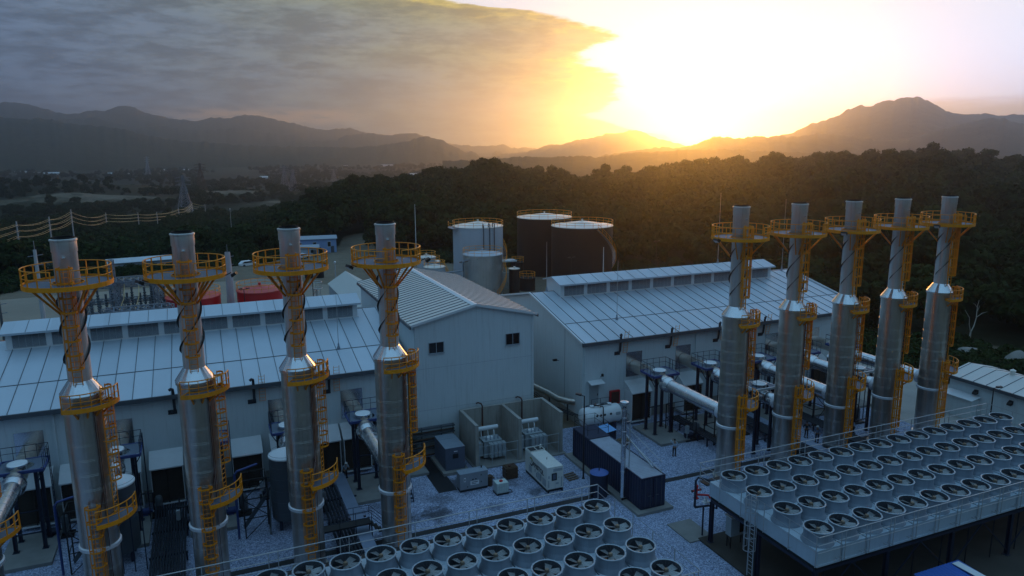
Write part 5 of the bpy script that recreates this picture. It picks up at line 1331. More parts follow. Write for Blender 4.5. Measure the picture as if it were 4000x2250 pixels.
for z in (.8,1.3):
    b.tube([(-1.1,9.2,Hc+z),(1.1,9.2,Hc+z),(1.1,11.8,Hc+z),(-1.1,11.8,Hc+z)], .022, closed=True)
b.obj('railing', M['black_steel'], t)
b = MB(); b.box(30.95,47.0,-.02,34.4,60.2,.24); struct(b.obj('concrete_curb', M['concrete_pad']))
t = thing('chimney', 'slim bright steel chimney with rain cap beside the navy container', 'chimney', (31.1, 49.7, 0))
b = MB(); b.lathe([(.16,.5),(.21,.55),(.21,8.3),(.17,8.35),(.17,8.55)], 22)
for z in (1.6,2.8,4.0,5.2,6.4,7.6): b.lathe([(.21,z),(.225,z+.02),(.225,z+.07),(.21,z+.09)], 22)
b.obj('flue', M['bright_steel'], t, smooth=True)
b = MB(); b.lathe([(.24,8.3),(.26,8.36),(.24,8.42)], 18)
for a in range(0,360,60): p = pol(.17,a); b.tube([(p[0],p[1],8.5),(p[0]*1.4,p[1]*1.4,8.95)], .015, 4)
b.lathe([(.36,8.9),(.38,8.98),(.36,9.03),(0,9.13)], 22); b.obj('rain_cap', M['bright_steel'], t, smooth=True)
b = MB(); b.beam((.75,.25,2.9),(.75,.25,7.2),.07)
for z in (3.2,5.2,7.1): b.beam((.1,.05,z+.1),(.75,.25,z),.05)
b.obj('mast', M['rail_galv'], t)
b = MB(); b.tube([(0,0,0),(0,0,.55)], .08, 8); b.tube([(0,0,.3),(.6,.1,.3)], .06, 8); b.obj('drain', M['black_steel'], t)
t = thing('water_tank', 'blue upright tank with domed lid beside the navy container', 'tank', (29.95, 51.7, 0))
b = MB(); b.lathe([(.76,.0),(.78,.1),(.78,2.05),(.80,2.1)], 30); b.obj('tank_body', M['dark_blue_steel'], t, smooth=True)
b = MB(); b.lathe([(.80,2.1),(.82,2.13),(.7,2.2),(.3,2.28),(0,2.3)], 30); b.obj('lid', M['blue_tank'], t, smooth=True)
b = MB(); b.tube([(0,0,2.28),(0,0,2.6)], .04, 6); b.obj('lid_handle', M['black_steel'], t); b = MB(); b.tube([(-.82,-.2,.1),(-.85,-.2,1.0),(-.9,-.2,1.3)], .05, 6); b.obj('fill_pipe', M['black_steel'], t)
t = thing('horizontal_tank', 'white horizontal tank on dark saddles behind the navy container', 'tank', (36.3, 62.6, 0))
b = MB(); r = .95; pr = []
for i in range(7): a = PI/2*i/6; pr.append((-1.9-.45*math.cos(a), r*math.sin(a)))
pr += [(1.9+.45*math.cos(PI/2*(1-i/6)), r*math.sin(PI/2*(1-i/6))) for i in range(7)]
n = 32; vs = []; fs = []
for j in range(n):
    a = 2*PI*j/n
    for x, q in pr: vs.append((x, q*math.cos(a), 2.6+q*math.sin(a)))
k = len(pr)
for j in range(n):
    for i in range(k-1): fs.append((j*k+i, ((j+1)%n)*k+i, ((j+1)%n)*k+i+1, j*k+i+1))
b.add(vs, fs); b.obj('tank_shell', M['trim_white'], t, smooth=True)
b = MB()
for x in (-1.3,1.3): b.box(x-.15,-.8,0,x+.15,.8,1.9)
b.obj('saddle', M['navy_container'], t)
b = MB()
for x in (-1.0,-.2,1.0): b.lathe([(.2,3.5),(.2,3.65),(.25,3.66),(.25,3.72),(0,3.73)], 14, x, 0)
b.obj('manhole', M['trim_white'], t)
b = MB()
for x in (-.9,-.45,0,.7): b.lathe([(.1,0),(.13,.03),(0,.05)], 12, x, 0); 
b.v = [(x, -.90-z*1.0, 2.9+y) for x, y, z in b.v]
b.tube([(-.2,-.3,3.6),(-.2,-.7,3.8),(-.2,-.9,3.7),(-.2,-1.0,2.0)], .06, 6); b.tube([(-.9,-.2,3.75),(.7,-.2,3.75)], .07, 6)
b.obj('fittings', M['black_steel'], t)
b = MB(); b.box(1.3,-.98,2.7,1.8,-.9,3.0); b.obj('nameplate', M['transformer_gray'], t)
t = thing('blue_canopy', 'small blue striped corrugated canopy behind the navy container', 'canopy', (35.0, 59.6, 0))
b = MB(); vs=[]; fs=[]
for i in range(9): y = -.9+.2*i; b.add([(-.7,y,2.25),(.9,y,2.45),(.9,y+.13,2.5),(-.7,y+.13,2.3)], [(0,1,2,3)])
b.obj('sheet', M['canopy_blue'], t)
b = MB()
for x in (-.6,.8):
    for y in (-.8,.8): b.beam((x,y,0),(x,y,2.25),.06)
b.obj('post', M['black_steel'], t)
def lamp_post(x, y, z0, h, label, heads=1, rz=0, m='black_steel', arm=.5):
    t = thing('lamp_post', label, 'lamp post', (x, y, z0), rz, 'lamp posts around the plant'); b = MB(); b.lathe([(.16,0),(.16,.05),(.08,.1),(.07,h*.5),(.05,h)], 10); b.tube([(-arm*(heads > 1),0,h-.1),(0,0,h-.02),(arm,0,h+.06)], .035, 6); b.obj('pole', M[m], t, smooth=True)
    for s in ((1,) if heads == 1 else (1,-1)):
        b = MB(); b.prism([(s*arm-.22,h-.0),(s*arm+.28,h+.08),(s*arm+.30,h+.18),(s*arm-.22,h+.14)], 'y', -.16, .16); b.obj('lamp_head', M[m], t)
lamp_post(30.28, 55.1, 0, 7.9, 'dark lamp post left of the navy container', 1, 2.4)
lamp_post(72.2, 46.2, 0, 5.6, 'black lamp post in front of the low building at the right edge', 1, -.4)
for x, l in ((-2.4,'dark lamp post with twin floodlights behind the left hall, right of the left red tank'),(5.0,'dark lamp post behind the left hall near the right red tank')): lamp_post(x, 112, 0, 9.5, l, 2)
lamp_post(13.6, 103, 0, 12.2, 'twin floodlight post behind the left hall, left of the gabled building', 2)
lamp_post(40.6, 117, 0, 10.3, 'twin floodlight post in front of the silver tank', 2)
lamp_post(91, 134, 0, 9.0, 'twin lamp post at the wood edge right of the dark tanks', 2)
lamp_post(62.8, 120, 0, 9.2, 'twin lamp post in front of the right dark tank', 2)

# generic dark machinery added along the feet of the halls to darken that zone
def aux_skid(x, y, k, label):
    rn = random.Random(int(x*10)); t = thing('pump_skid', label, 'pump skid', (x, y, 0), 0, 'pump skids along the halls')
    b = MB(); b.box(-1.1,-.5,0,1.1,.5,.18); b.obj('base', M['black_steel'], t)
    b = MB(); b.tube([(-.9,0,.55),(-.1,0,.55)], .28, 14); b.tube([(-.1,0,.55),(.05,0,.55)], .16, 10); b.box(-.7,-.3,.18,-.3,.3,.34); b.obj('motor', M['blue_paint' if k else 'dark_blue_steel'], t, smooth=True)
    b = MB(); b.lathe([(.26,.18),(.30,.3),(.30,1.5),(.2,1.65),(0,1.7)], 16, .55, .1); b.obj('vessel', M['gutter'], t, smooth=True)
    b = MB(); b.tube([(.2,0,.55),(.2,-.3,.7),(.2,-.3,1.9+.3*k),(-.8,-.3,1.95+.3*k),(-.8,.4,1.95+.3*k),(-.8,1.2,2.0+.3*k)], .07, 7); b.obj('pipe_run', M['dark_pipe'], t, smooth=True)
    b = MB(); b.box(-1.05,-.45,.9,-.75,-.15,1.7); b.beam((-.9,-.3,.18),(-.9,-.3,.9),.06); b.obj('panel_box', M['transformer_gray'], t)
for i, (x, y, l) in enumerate(((-12.2,62.6,'dark pump skid left of the first full stack at the hall foot'),(-5.6,63.2,'dark pump skid right of the first full stack at the hall foot'),(-2.6,60.2,'dark pump skid left of the second full stack'),(.9,60.6,'dark pump skid right of the second full stack'),(3.9,62.9,'dark pump skid behind the third full stack'),(7.0,58.6,'dark pump skid right of the third full stack'),(44.9,58.6,'dark pump skid right of the first duct, right row'),(50.0,57.6,'dark pump skid beside the second right stack'),(54.0,60.4,'dark pump skid beside the middle right duct'),(63.6,55.2,'dark pump skid beside the fourth right stack'))): aux_skid(x, y, i % 2, l)
# ------------------------------------------------------------------ people
def skin_obj(name, joints, edges, m, parent, sub=2):
    me = bpy.data.meshes.new(name); me.from_pydata([j[0] for j in joints], edges, []); me.materials.append(m)
    o = bpy.data.objects.new(name, me); COL.objects.link(o); o.parent = parent
    o.modifiers.new('skin', 'SKIN'); sv_ = me.skin_vertices[0].data
    for i, j in enumerate(joints): sv_[i].radius = j[1] if isinstance(j[1], tuple) else (j[1], j[1]); sv_[i].use_root = (i == 0)
    s_ = o.modifiers.new('sub', 'SUBSURF'); s_.levels = s_.render_levels = sub
    for p in me.polygons: p.use_smooth = True
    return o
def person(loc, rz, label, lh, rh, shirt='shirt_pale', head=None, lean=0.0, lf=(.12,.02), rf=(-.12,-.02)):
    """lh / rh: hand positions; elbows follow. The figure faces +Y."""
    t = thing('person', label, 'person', loc, rz, 'workers on the site')
    ly = lambda z: max(0, z-.95)*math.tan(lean)
    P = {'pel': (0,0,.95), 'sp': (0,ly(1.15),1.15), 'ch': (0,ly(1.36),1.36), 'nk': (0,ly(1.49),1.49), 'hb': (0,ly(1.56)+.02,1.56), 'hd': (0,ly(1.66)+.03,1.66), 'ht': (0,ly(1.74)+.02,1.74)}
    def arm(s, h):
        sh = Vector((s*.19, ly(1.42), 1.42)); h = Vector(h); d = h-sh; mid = (sh+h)/2
        k = max(0, .29**2-(d.length/2)**2)**.5; bend = Vector((s*.55,-.6,-.5)); bend = (bend-d.normalized()*bend.dot(d.normalized())).normalized()
        return sh, mid+bend*k, h
    ls, le, lw = arm(-1, lh); rs, re, rw = arm(1, rh)
    J = [(P['pel'],(.13,.10)),(P['sp'],(.12,.09)),(P['ch'],(.15,.10)),(P['nk'],.055),(P['hb'],(.065,.075)),(P['hd'],(.078,.098)),(P['ht'],(.06,.075))]
    E = [(0,1),(1,2),(2,3),(3,4),(4,5),(5,6)]
    def chain(start, pts):
        p = start
        for q, r in pts: J.append((tuple(q), r)); E.append((p, len(J)-1)); p = len(J)-1
        return p
    hands = []
    for s, (a, b_, c) in ((-1,(ls,le,lw)),(1,(rs,re,rw))):
        w = chain(2, [(a,.058),((a+b_)/2,.05),(b_,.042),((b_+c)/2,.038),(c,.028)])
        d = (c-b_).normalized(); side = d.orthogonal().normalized(); n_ = d.cross(side)
        pm = chain(w, [(c+d*.06,(.036,.02))])
        for k, (u, l) in enumerate(((-.028,.068),(-.010,.08),(.010,.076),(.028,.06))): chain(pm, [(c+d*.10+side*u,.010),(c+d*(.10+l*.55)+side*u*1.15+n_*.012,.009),(c+d*(.10+l)+side*u*1.2+n_*.03,.007)])
        chain(w, [(c+d*.04+side*-.035,.012),(c+d*.075+side*-.058+n_*.01,.009)])
    for s, ft in ((-1,lf),(1,rf)):
        x, y = s*.10, 0; kx = s*.11; fx, fy = abs(ft[0])*s, ft[1]
        chain(0, [((x,0,.88),.085),((kx,fy*.5+.02,.50),.058),((fx,fy,.10),.042),((fx,fy+.10,.035),.034)])
    skin_obj('body', J, E, M['skin'], t)
    # clothes
    A = [(P['pel'],(.145,.115)),(P['sp'],(.135,.105)),(P['ch'],(.165,.115)),((0,ly(1.46),1.46),(.075,.07))]; EA = [(0,1),(1,2),(2,3)]
    for a, b_, c in ((ls,le,lw),(rs,re,rw)):
        n0 = len(A); A += [(tuple(a),.072),(tuple((a+b_)/2),.066),(tuple(b_),.056),(tuple(b_+(c-b_)*.5),.052)]; EA += [(2,n0),(n0,n0+1),(n0+1,n0+2),(n0+2,n0+3)]
    skin_obj('shirt', A, EA, M[shirt], t)
    A = [((0,0,.97),(.145,.115))]; EA = []
    for s, ft in ((-1,lf),(1,rf)):
        fx, fy = abs(ft[0])*s, ft[1]; n0 = len(A); A += [((s*.10,0,.86),.105),((s*.11,fy*.5+.02,.50),.078),((fx,fy,.13),.066)]; EA += [(0,n0),(n0,n0+1),(n0+1,n0+2)]
    skin_obj('trousers', A, EA, M['trousers'], t)
    for s, ft in ((-1,lf),(1,rf)):
        fx, fy = abs(ft[0])*s, ft[1]; b = MB(); b.prism([(fx-.055,fy-.09),(fx+.055,fy-.09),(fx+.06,fy+.12),(fx+.03,fy+.19),(fx-.03,fy+.19),(fx-.06,fy+.12)], 'z', 0, .085); b.obj('boot', M['ink_black'], t)
    hd = P['hd']
    b = MB(); b.lathe([(.105,1.67-1.66),(.108,.05),(.09,.10),(.05,.135),(0,.145)], 18)
    if head == 'helmet': b.lathe([(.15,.015),(.10,.03),(.105,.0),(.15,.015)], 18); b.move((hd[0],hd[1]+.005,hd[2])).obj('helmet', M['helmet_white'], t, smooth=True)
    else: b.move((hd[0],hd[1]-.012,hd[2]-.015)).obj('hair', M['hair'], t, smooth=True)
    b = MB(); y = hd[1]+.100
    b.prism([(y-.015,hd[2]-.03),(y+.022,hd[2]-.028),(y-.01,hd[2]+.02)], 'x', -.013, .013); b.obj('nose', M['skin'], t)
    b = MB()
    for s in (-1,1): b.box(s*.034-.012,y-.022,hd[2]+.006,s*.034+.012,y-.006,hd[2]+.02)
    b.box(-.024,y-.02,hd[2]-.062,.024,y-.008,hd[2]-.052); b.obj('eyes_and_mouth', M['hair'], t)
    b = MB()
    for s in (-1,1): b.lathe([(0,-.03),(.014,-.01),(.014,.02),(0,.035)], 8, s*.082, hd[1]); 
    b.move((0,0,hd[2])).obj('ears', M['skin'], t, smooth=True)
    return t
person((40.74,55.85,0), R_(-14), 'worker in pale shirt on the gravel by the container, one hand raised to head', (-.16,.20,1.66), (.26,.06,.92), 'shirt_pale')
person((10.3,63.6,.0), R_(200), 'worker in white helmet and pale shirt beside the intake hood near the last left stack', (-.30,.22,1.05), (.28,.26,1.08), 'shirt_pale', 'helmet', .25)
person((55.9,54.2,0), R_(150), 'worker in dark clothes standing behind the rack right of the second right stack', (-.25,.25,1.1), (.27,.12,.95), 'trousers')
person((56.0,52.85,0), R_(120), 'worker in blue shirt and white helmet near the middle right stack', (-.28,.1,.9), (.26,.2,1.05), 'shirt_blue', 'helmet')
person((60.8,52.7,0), R_(75), 'worker in blue shirt stepping and reaching with one arm left of the fourth right stack', (-.28,.36,1.22), (.3,.1,.95), 'shirt_blue', None, .22, (.12,.24), (-.12,-.22))
# ------------------------------------------------------------------ tank farm
def rail_ring(t, r, z, n, h=1.1, a0=0, a1=360, m='yellow_paint', name='railing'):
    b = MB()
    for zz, tr in ((h,.05),(h*.5,.035)): b.arc(r, z+zz, tr, a0, a1, 48, k=5)
    k = n if a1-a0 > 359 else n+1
    for i in range(k): a = a0+(a1-a0)*i/n; b.beam(pol(r,a,z-.05), pol(r,a,z+h), .05)
    return b.obj(name, M[m], t)
def spiral(t, r, z0, z1, a0, a1, side=True):
    b = MB(); n = int(abs(z1-z0)/.22)
    for i in range(n):
        q = i/n; a = a0+(a1-a0)*q; z = z0+(z1-z0)*q; d = (a1-a0)/n*.9
        p = [pol(r+.02,a,z), pol(r+.85,a,z), pol(r+.85,a+d,z), pol(r+.02,a+d,z)]; b.add(p, [(0,1,2,3)]); b.add([(x,y,zz-.05) for x,y,zz in p], [(3,2,1,0)])
    o = b.obj('spiral_stair', M['lattice'], t)
    b = MB(); k = 26
    for hh, tr in ((1.0,.045),(.5,.03),(-.05,.06)): b.tube([pol(r+.86,a0+(a1-a0)*i/k,z0+(z1-z0)*i/k+hh) for i in range(k+1)], tr, 5)
    for i in range(0,k+1,2): a = a0+(a1-a0)*i/k; z = z0+(z1-z0)*i/k; b.beam(pol(r+.86,a,z), pol(r+.86,a,z+1.0), .05)
    b.obj('stair_rail', M['yellow_paint'], o)
def tank(x, y, r, h, apex, shell, roof, label, group=None, posts=18, stair=None, rail=True, cat='tank'):
    t = thing('storage_tank', label, cat, (x, y, 0), 0, group)
    b = MB(); b.lathe([(r+.05,0),(r+.05,.15),(r,.16),(r,h)], 56)
    for k in range(1, int(h/1.8)): b.arc(r, k*1.8, .012, 0, 360, 56, k=4)
    b.obj('shell', M[shell], t, smooth=True)
    b = MB(); b.lathe([(r+.1,h-.06),(r+.1,h+.06),(0.18,h+apex),(0,h+apex)], 56); b.obj('roof', M[roof], t)
    b = MB(); b.lathe([(.18,h+apex-.1),(.18,h+apex+.25),(.28,h+apex+.3),(0,h+apex+.42)], 12); b.obj('roof_vent', M[roof], t)
    if rail: rail_ring(t, r+.02, h+.05, posts)
    if stair: spiral(t, r, *stair)
    return t
FG = 'fuel tanks behind the halls'
wt = tank(55.5, 150, 5.45, 12.6, 1.0, 'tank_white', 'tank_roof_white', 'large white cylindrical tank with yellow rail behind the gabled building', FG, 18, (3.0, 12.4, -60, 60))
b = MB(); rail = 5.5
for a, zt in ((-98,13.4),(-84,13.6),(-72,13.7)):
    p = pol(5.65,a); q = pol(5.0,a); b.tube([(p[0],p[1],4.0),(p[0],p[1],zt-.3),((p[0]+q[0])/2,(p[1]+q[1])/2,zt),(q[0],q[1],zt-.3),(q[0],q[1],12.6)], .11, 7)
b.obj('vent_pipes', M['gutter'], wt, smooth=True)
b = MB(); b.slabarc(5.45,6.5,12.3,12.42,150,200,8); b.obj('landing', M['lattice'], wt)
rail_ring(wt, 6.45, 12.4, 3, 1.1, 150, 200)
stk = tank(52.0, 138, 3.95, 8.25, .75, 'tank_silver', 'tank_white', 'silver insulated tank with yellow rail in front of the white tank', FG, 16, (.3, 6.2, -75, 10))
b = MB(); b.tube([(-3.6,-1.6,7.4),(-4.6,-1.8,7.4),(-4.9,-1.8,6.6),(-4.9,-1.8,5.4),(-8.3,-1.4,5.2),(-8.8,-1.4,4.8),(-8.8,-1.4,0)], .16, 8); b.obj('overflow_pipe', M['pale_blue_gray'], stk, smooth=True)
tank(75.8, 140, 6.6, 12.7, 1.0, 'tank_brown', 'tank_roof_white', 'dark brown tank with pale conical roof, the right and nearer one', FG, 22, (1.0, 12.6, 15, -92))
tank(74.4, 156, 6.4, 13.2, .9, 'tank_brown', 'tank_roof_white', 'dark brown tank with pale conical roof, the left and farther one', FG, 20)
tank(43.7, 150, 1.95, 6.5, .5, 'tank_white', 'tank_roof_white', 'small white tank with yellow rail left of the large white tank, the taller rear one', FG, 10)
tank(42.4, 140, 2.1, 6.0, .5, 'tank_white', 'tank_roof_white', 'small white tank left of the large white tank, the lower front one', FG, 10, (.3, 6, -60, 40))
tank(47.2, 158, 1.9, 4.2, .4, 'tank_white', 'tank_roof_white', 'small white tank farthest back beside the large white tank', FG, 10)
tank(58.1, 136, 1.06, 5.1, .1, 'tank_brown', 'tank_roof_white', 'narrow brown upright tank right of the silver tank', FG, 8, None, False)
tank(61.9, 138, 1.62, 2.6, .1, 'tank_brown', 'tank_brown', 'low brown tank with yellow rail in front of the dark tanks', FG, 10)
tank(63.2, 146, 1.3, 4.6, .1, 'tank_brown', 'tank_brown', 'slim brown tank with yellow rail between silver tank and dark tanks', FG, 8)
rt = 'red fire water tanks'
tank(7.6, 118, 3.4, 8.2, .75, 'red_paint', 'red_roof', 'red tank with conical roof behind the left hall, the right one', rt, 20)
tank(-1.9, 118, 3.8, 8.0, .7, 'red_paint', 'red_roof', 'red tank with conical roof behind the left hall, the left one', rt, 20)
t = thing('pump_shelter', 'small flat white roof shelter right of the silver tank', 'shelter', (60.3, 146, 0)); b = MB(); b.box(-2.2,-1.2,5.0,2.2,1.2,5.3); b.obj('roof', M['trim_white'], t)
b = MB()
for x in (-2,2):
    for y in (-1,1): b.beam((x,y,0),(x,y,5),.16)
b.box(-2,-1,2.4,2,1,2.5); b.obj('frame', M['dark_pipe'], t)
t = thing('retaining_wall', 'grey concrete bund wall right of the silver tank', 'wall', (57.6, 140.4, 0)); b = MB(); b.box(-2,0,0,1.2,.4,3.6); b.box(-2,-2.5,0,-1.6,0,3.6); b.obj('wall', M['concrete'], t)
t = thing('pipe_bundle', 'low bundle of pipes on the ground behind the right hall', 'pipes', (64, 127, 0)); b = MB()
for i in range(6): b.tube([(-9+i*.2,-1.2+.5*i,.5),(6,-1.2+.5*i,.5),(9,1+.4*i,.5)], .14, 6)
b.obj('pipes', M['tank_silver'], t, smooth=True)
# ------------------------------------------------------------------ switchyard, masts, tents, cars and houses behind the left hall
def truss(b, p, q, w, n, ch=.15):
    p, q = Vector(p), Vector(q); d = (q-p).normalized(); u = d.orthogonal().normalized(); v = d.cross(u)
    C = [u*w/2+v*w/2, -u*w/2+v*w/2, -u*w/2-v*w/2, u*w/2-v*w/2]
    for c in C: b.beam(p+c, q+c, ch)
    for i in range(n):
        a, e = p+(q-p)*(i/n), p+(q-p)*((i+1)/n)
        for j in range(4):
            k = (j+1) % 4; b.beam(a+C[j], e+C[k], ch*.6); b.beam(e+C[j], e+C[k], ch*.6)
t = thing('switchyard_gantry', 'grey lattice gantry of the switchyard behind the left hall', 'gantry', (-11.5, 125, 0)); b = MB()
for x in (-1.5, 4.5, 10.5): truss(b, (x,0,0), (x,0,10.4), .9, 9)
truss(b, (-2,0,9.8), (11,0,9.8), .9, 13); truss(b, (-1.5,0,10.4), (-1.5,0,13.2), .5, 3)
b.obj('lattice', M['lattice'], t)
t3 = thing('switchyard_gantry', 'rear lattice frame of the switchyard nearest the wood', 'gantry', (-14, 133, 0)); b = MB()
for x in (-4, 1, 6): truss(b, (x,0,0), (x,0,8.5), .8, 7)
truss(b, (-4.5,0,8.1), (6.5,0,8.1), .8, 10); truss(b, (-4.5,0,5.4), (6.5,0,5.4), .6, 10); b.obj('lattice', M['lattice'], t3)
t2 = thing('switchyard_gantry', 'lower lattice gantry of the switchyard just behind the left hall ridge', 'gantry', (-11.5, 113, 0)); b = MB()
truss(b, (-1.5,0,0), (-1.5,0,8), .8, 7); truss(b, (6.5,0,0), (6.5,0,8), .8, 7); truss(b, (-1.5,0,7.6), (6.5,0,7.6), .8, 8); b.obj('lattice', M['lattice'], t2)
b = MB()
for x in (0,2,6,8,9.5):
    b.tube([(x,-.5,9.4),(x+.1,-4,7.9),(x,-11.5,7.4)], .05, 5)
b.obj('conductor', M['wire'], t)
for i in range(30):
    x = -19.5+(i % 10)*1.6+.3*(i % 3); y = 121+5*(i//10)+.8*(i % 2)
    t = thing('switch_insulator', 'grey insulator post on a steel leg in the switchyard behind the left hall', 'insulator', (x, y, 0), 0, 'switchyard insulators'); t.scale = (1.2, 1.2, 1.3)
    b = MB(); b.beam((-.3,0,0),(-.3,0,3.0),.12); b.beam((.3,0,0),(.3,0,3.0),.12); b.box(-.6,-.3,3.0,.6,.3,3.15); b.beam((-.3,0,.4),(.3,0,2.6),.07); b.obj('stand', M['lattice'], t)
    pr = [(.10,3.15)]
    for k in range(7): pr += [(.22,3.3+k*.32),(.22,3.34+k*.32),(.10,3.4+k*.32)]
    pr += [(.14,5.5),(.14,5.9),(0,5.95)]
    b = MB(); b.lathe(pr, 10); b.obj('insulator', M['gutter'], t)
for x, y, h, r, l in ((-20.8,115,16.5,.27,'thick grey concrete mast left of the first full stack'),(-26.5,119,9.5,.17,'dark slanted pole at the far left behind the left hall'),(3.5,124,13.5,.55,'stout grey concrete post right of the left red tank')):
    t = thing('concrete_mast', l, 'mast', (x, y, 0)); b = MB(); b.lathe([(r*1.35,0),(r,h*.7),(r*.75,h)], 14); b.obj('shaft', M['pole_concrete' if h > 10 else 'gutter'], t, smooth=True)
    b = MB(); b.tube([(0,0,h),(0,0,h+1.2)], .05); b.beam((-.9,0,h-.9),(.9,0,h-.7),.09); b.beam((-.7,0,h-2.2),(.8,0,h-2.0),.09); b.obj('crossarm', M['lattice'], t)
t = thing('control_house', 'pale flat roofed hut behind the left hall left of the switchyard', 'hut', (-16.5, 124, 0)); b = MB(); b.box(-3.4,-5,0,3.4,5,3.4); b.obj('wall', M['house_white'], t); b = MB(); b.box(-3.7,-5.3,3.402,3.7,5.3,3.6); b.obj('roof', M['roof_panel'], t)
t = thing('tent_shed', 'cream ridge tent behind the left hall beside the gabled building', 'tent', (25.6, 131, 0)); b = MB(); b.prism([(-3.6,3.3),(0,5.6),(3.6,3.3),(3.6,3.2),(0,5.48),(-3.6,3.2)], 'y', -14, 14); b.obj('roof', M['tent_white'], t); b = MB(); b.box(-3.4,-13.8,0,3.4,13.8,3.25); b.obj('wall', M['house_white'], t)
t = thing('concrete_yard_wall', 'grey concrete block enclosure behind the third full stack', 'wall', (14.6, 122, 0)); b = MB(); b.box(-3,0,0,4,.4,5.6); b.box(-3,-6,0,-2.6,0,5.6); b.obj('wall', M['concrete'], t)
t = thing('lattice_ladder', 'white caged ladder tower behind the third full stack', 'ladder', (16.2, 118.5, 0)); b = MB(); truss(b, (0,0,0), (0,0,7.4), .8, 8, .1); b.arc(.9, 8.6, .06, 0, 360, 16); b.arc(.9, 7.6, .06, 0, 360, 16)
for a in range(0,360,45): b.beam(pol(.9,a,7.5), pol(.9,a,8.6), .06)
b.obj('tower', M['tank_silver'], t)
for x, y, l in ((22.0,172,'black tote with white lid at the yard edge, left one of two pairs'),(24.4,171.5,'black tote with white lid at the yard edge, second from the left'),(38.2,160,'black drum standing in the yard left of the gabled building roof'),(41.0,163,'black drum standing in the yard, the right one near the roof edge')):
    t = thing('yard_tote', l, 'tote', (x, y, 0)); b = MB(); b.lathe([(.9,0),(.95,.1),(.95,2.1),(.8,2.2)], 14); b.obj('body', M['ink_black'], t, smooth=True); b = MB(); b.lathe([(.55,2.2),(.55,2.7),(0,2.75)], 12); b.obj('lid', M['label_white'], t)
def house(x, y, w, d, h, rz, wall, roof, label, ridge=.8, nwin=3):
    z = ground(x, y)[0]
    t = thing('house', label, 'house', (x, y, z), rz); b = MB(); b.box(-w/2,-d/2,-1,w/2,d/2,h); b.prism([(-d/2,h),(d/2,h),(0,h+ridge)], 'x', -w/2, w/2); b.obj('wall', M[wall], t)
    b = MB(); b.prism([(-d/2-.4,h-.02),(0,h+ridge+.12),(d/2+.4,h-.02),(d/2+.4,h-.14),(0,h+ridge+.005),(-d/2-.4,h-.14)], 'x', -w/2-.3, w/2+.3); b.obj('roof', M[roof], t)
    for i in range(nwin):
        xx = -w/2+w*(i+.5)/nwin; b = MB(); b.box(xx-.5,-d/2-.05,h*.42,xx+.5,-d/2-.004,h*.8); o = b.obj('window', M['trim_white'], t); b = MB(); b.box(xx-.42,-d/2-.07,h*.45,xx+.42,-d/2-.052,h*.77); b.obj('pane', M['glass_dark'], o)
    b = MB(); b.box(w/2-1.6,-d/2-.05,0,w/2-.7,-d/2-.004,2.0); b.obj('door', M['gutter'], t)
house(-14, 204, 16, 6, 3.4, R_(8), 'house_white', 'roof_panel', 'long white house at the wood edge behind the first two stacks', .6, 4)
house(29.5, 215, 12, 6, 4.2, R_(-6), 'house_blue', 'house_white', 'pale blue house at the wood edge beside the dirt road', .5, 3)
house(26.0, 208, 7, 4.5, 2.8, R_(-6), 'house_white', 'house_white', 'small cream outbuilding in front of the pale blue house', .4, 2)
house(-36, 214, 9, 7, 2.6, R_(15), 'house_tan', 'thatch', 'tan hut with grey thatched roof behind the first full stack', 1.8, 2)
for px, py, w, l in ((80,664,26,'pale far building at the left edge of the plain'),(190,676,46,'long pale far roof left in the plain'),(430,679,10,'small white far house left of the lattice pylons'),(500,681,12,'tiny white far house in the plain near the left pylon'),(632,642,12,'small white far house below the blue range'),(725,641,14,'white far house right of the red and white mast'),(1030,694,16,'pale far shed left of the wooded hill'),(1510,629,34,'long pale far shed below the cone shaped mountain'),(1630,684,30,'white far sheds just behind the crest of the wooded hill'),(1350,643,12,'small pale far house in the middle of the plain')):
    a, e = azel(px, py); d = (CAM_H+34)/math.tan(R_(-e)) if e < -.6 else 1900; d = min(d, 2300); x, y = math.sin(R_(a))*d, math.cos(R_(a))*d; z = ground(x, y)[0]
    t = thing('far_house', l, 'house', (x, y, z), R_(-a)); b = MB(); b.box(-w/2,-5,-3,w/2,5,4); b.obj('wall', M['house_white'], t); b = MB(); b.prism([(-6,4),(6,4),(0,6.5)], 'x', -w/2-.5, w/2+.5); b.obj('roof', M['trim_white'], t)
# power line along the left
POLES = []
def pole_at(px, pt, pb, dist, label):
    a, e = azel(px, pt); x, y = math.sin(R_(a))*dist, math.cos(R_(a))*dist; zt = CAM_H+math.tan(R_(e))*dist; zb = min(ground(x, y)[0], zt-12)
    t = thing('power_pole', label, 'power pole', (x, y, zb), R_(-58), 'poles of the power line'); h = zt-zb
    b = MB(); b.lathe([(.34,-1),(.22,h)], 10); b.obj('pole', M['pole_concrete'], t, smooth=True)
    for k in range(3):
        z = h-1.6-k*1.9; b = MB(); b.beam((-1.4,0,z),(1.4,0,z),.2); b.obj('crossarm', M['lattice'], t)
        b = MB()
        for s in (-1.2,1.2): b.lathe([(.07,z+.07),(.1,z+.2),(.06,z+.4)], 8, s, 0)
        b.obj('insulator', M['gutter'], t)
    POLES.append((Vector((x, y, zb)), h))
D0 = (-170, 268); 
for px, pt, dist, l in ((-220,900,235,'concrete power pole outside the left picture edge'),(63,864,285,'concrete power pole nearest the left picture edge'),(190,846,330,'concrete power pole just left above the first full stack'),(276,818,376,'concrete power pole just right above the first full stack'),(412,830,487,'power pole midway between the first two full stacks'),(538,830,515,'power pole left above the second full stack'),(612,829,540,'power pole above left of the second full stack rim'),(697,812,590,'distant power pole left of the line end'),(749,788,690,'distant power pole where the wires turn bright'),(800,798,670,'last distant power pole of the line')):
    pole_at(px, pt, 0, dist, l)
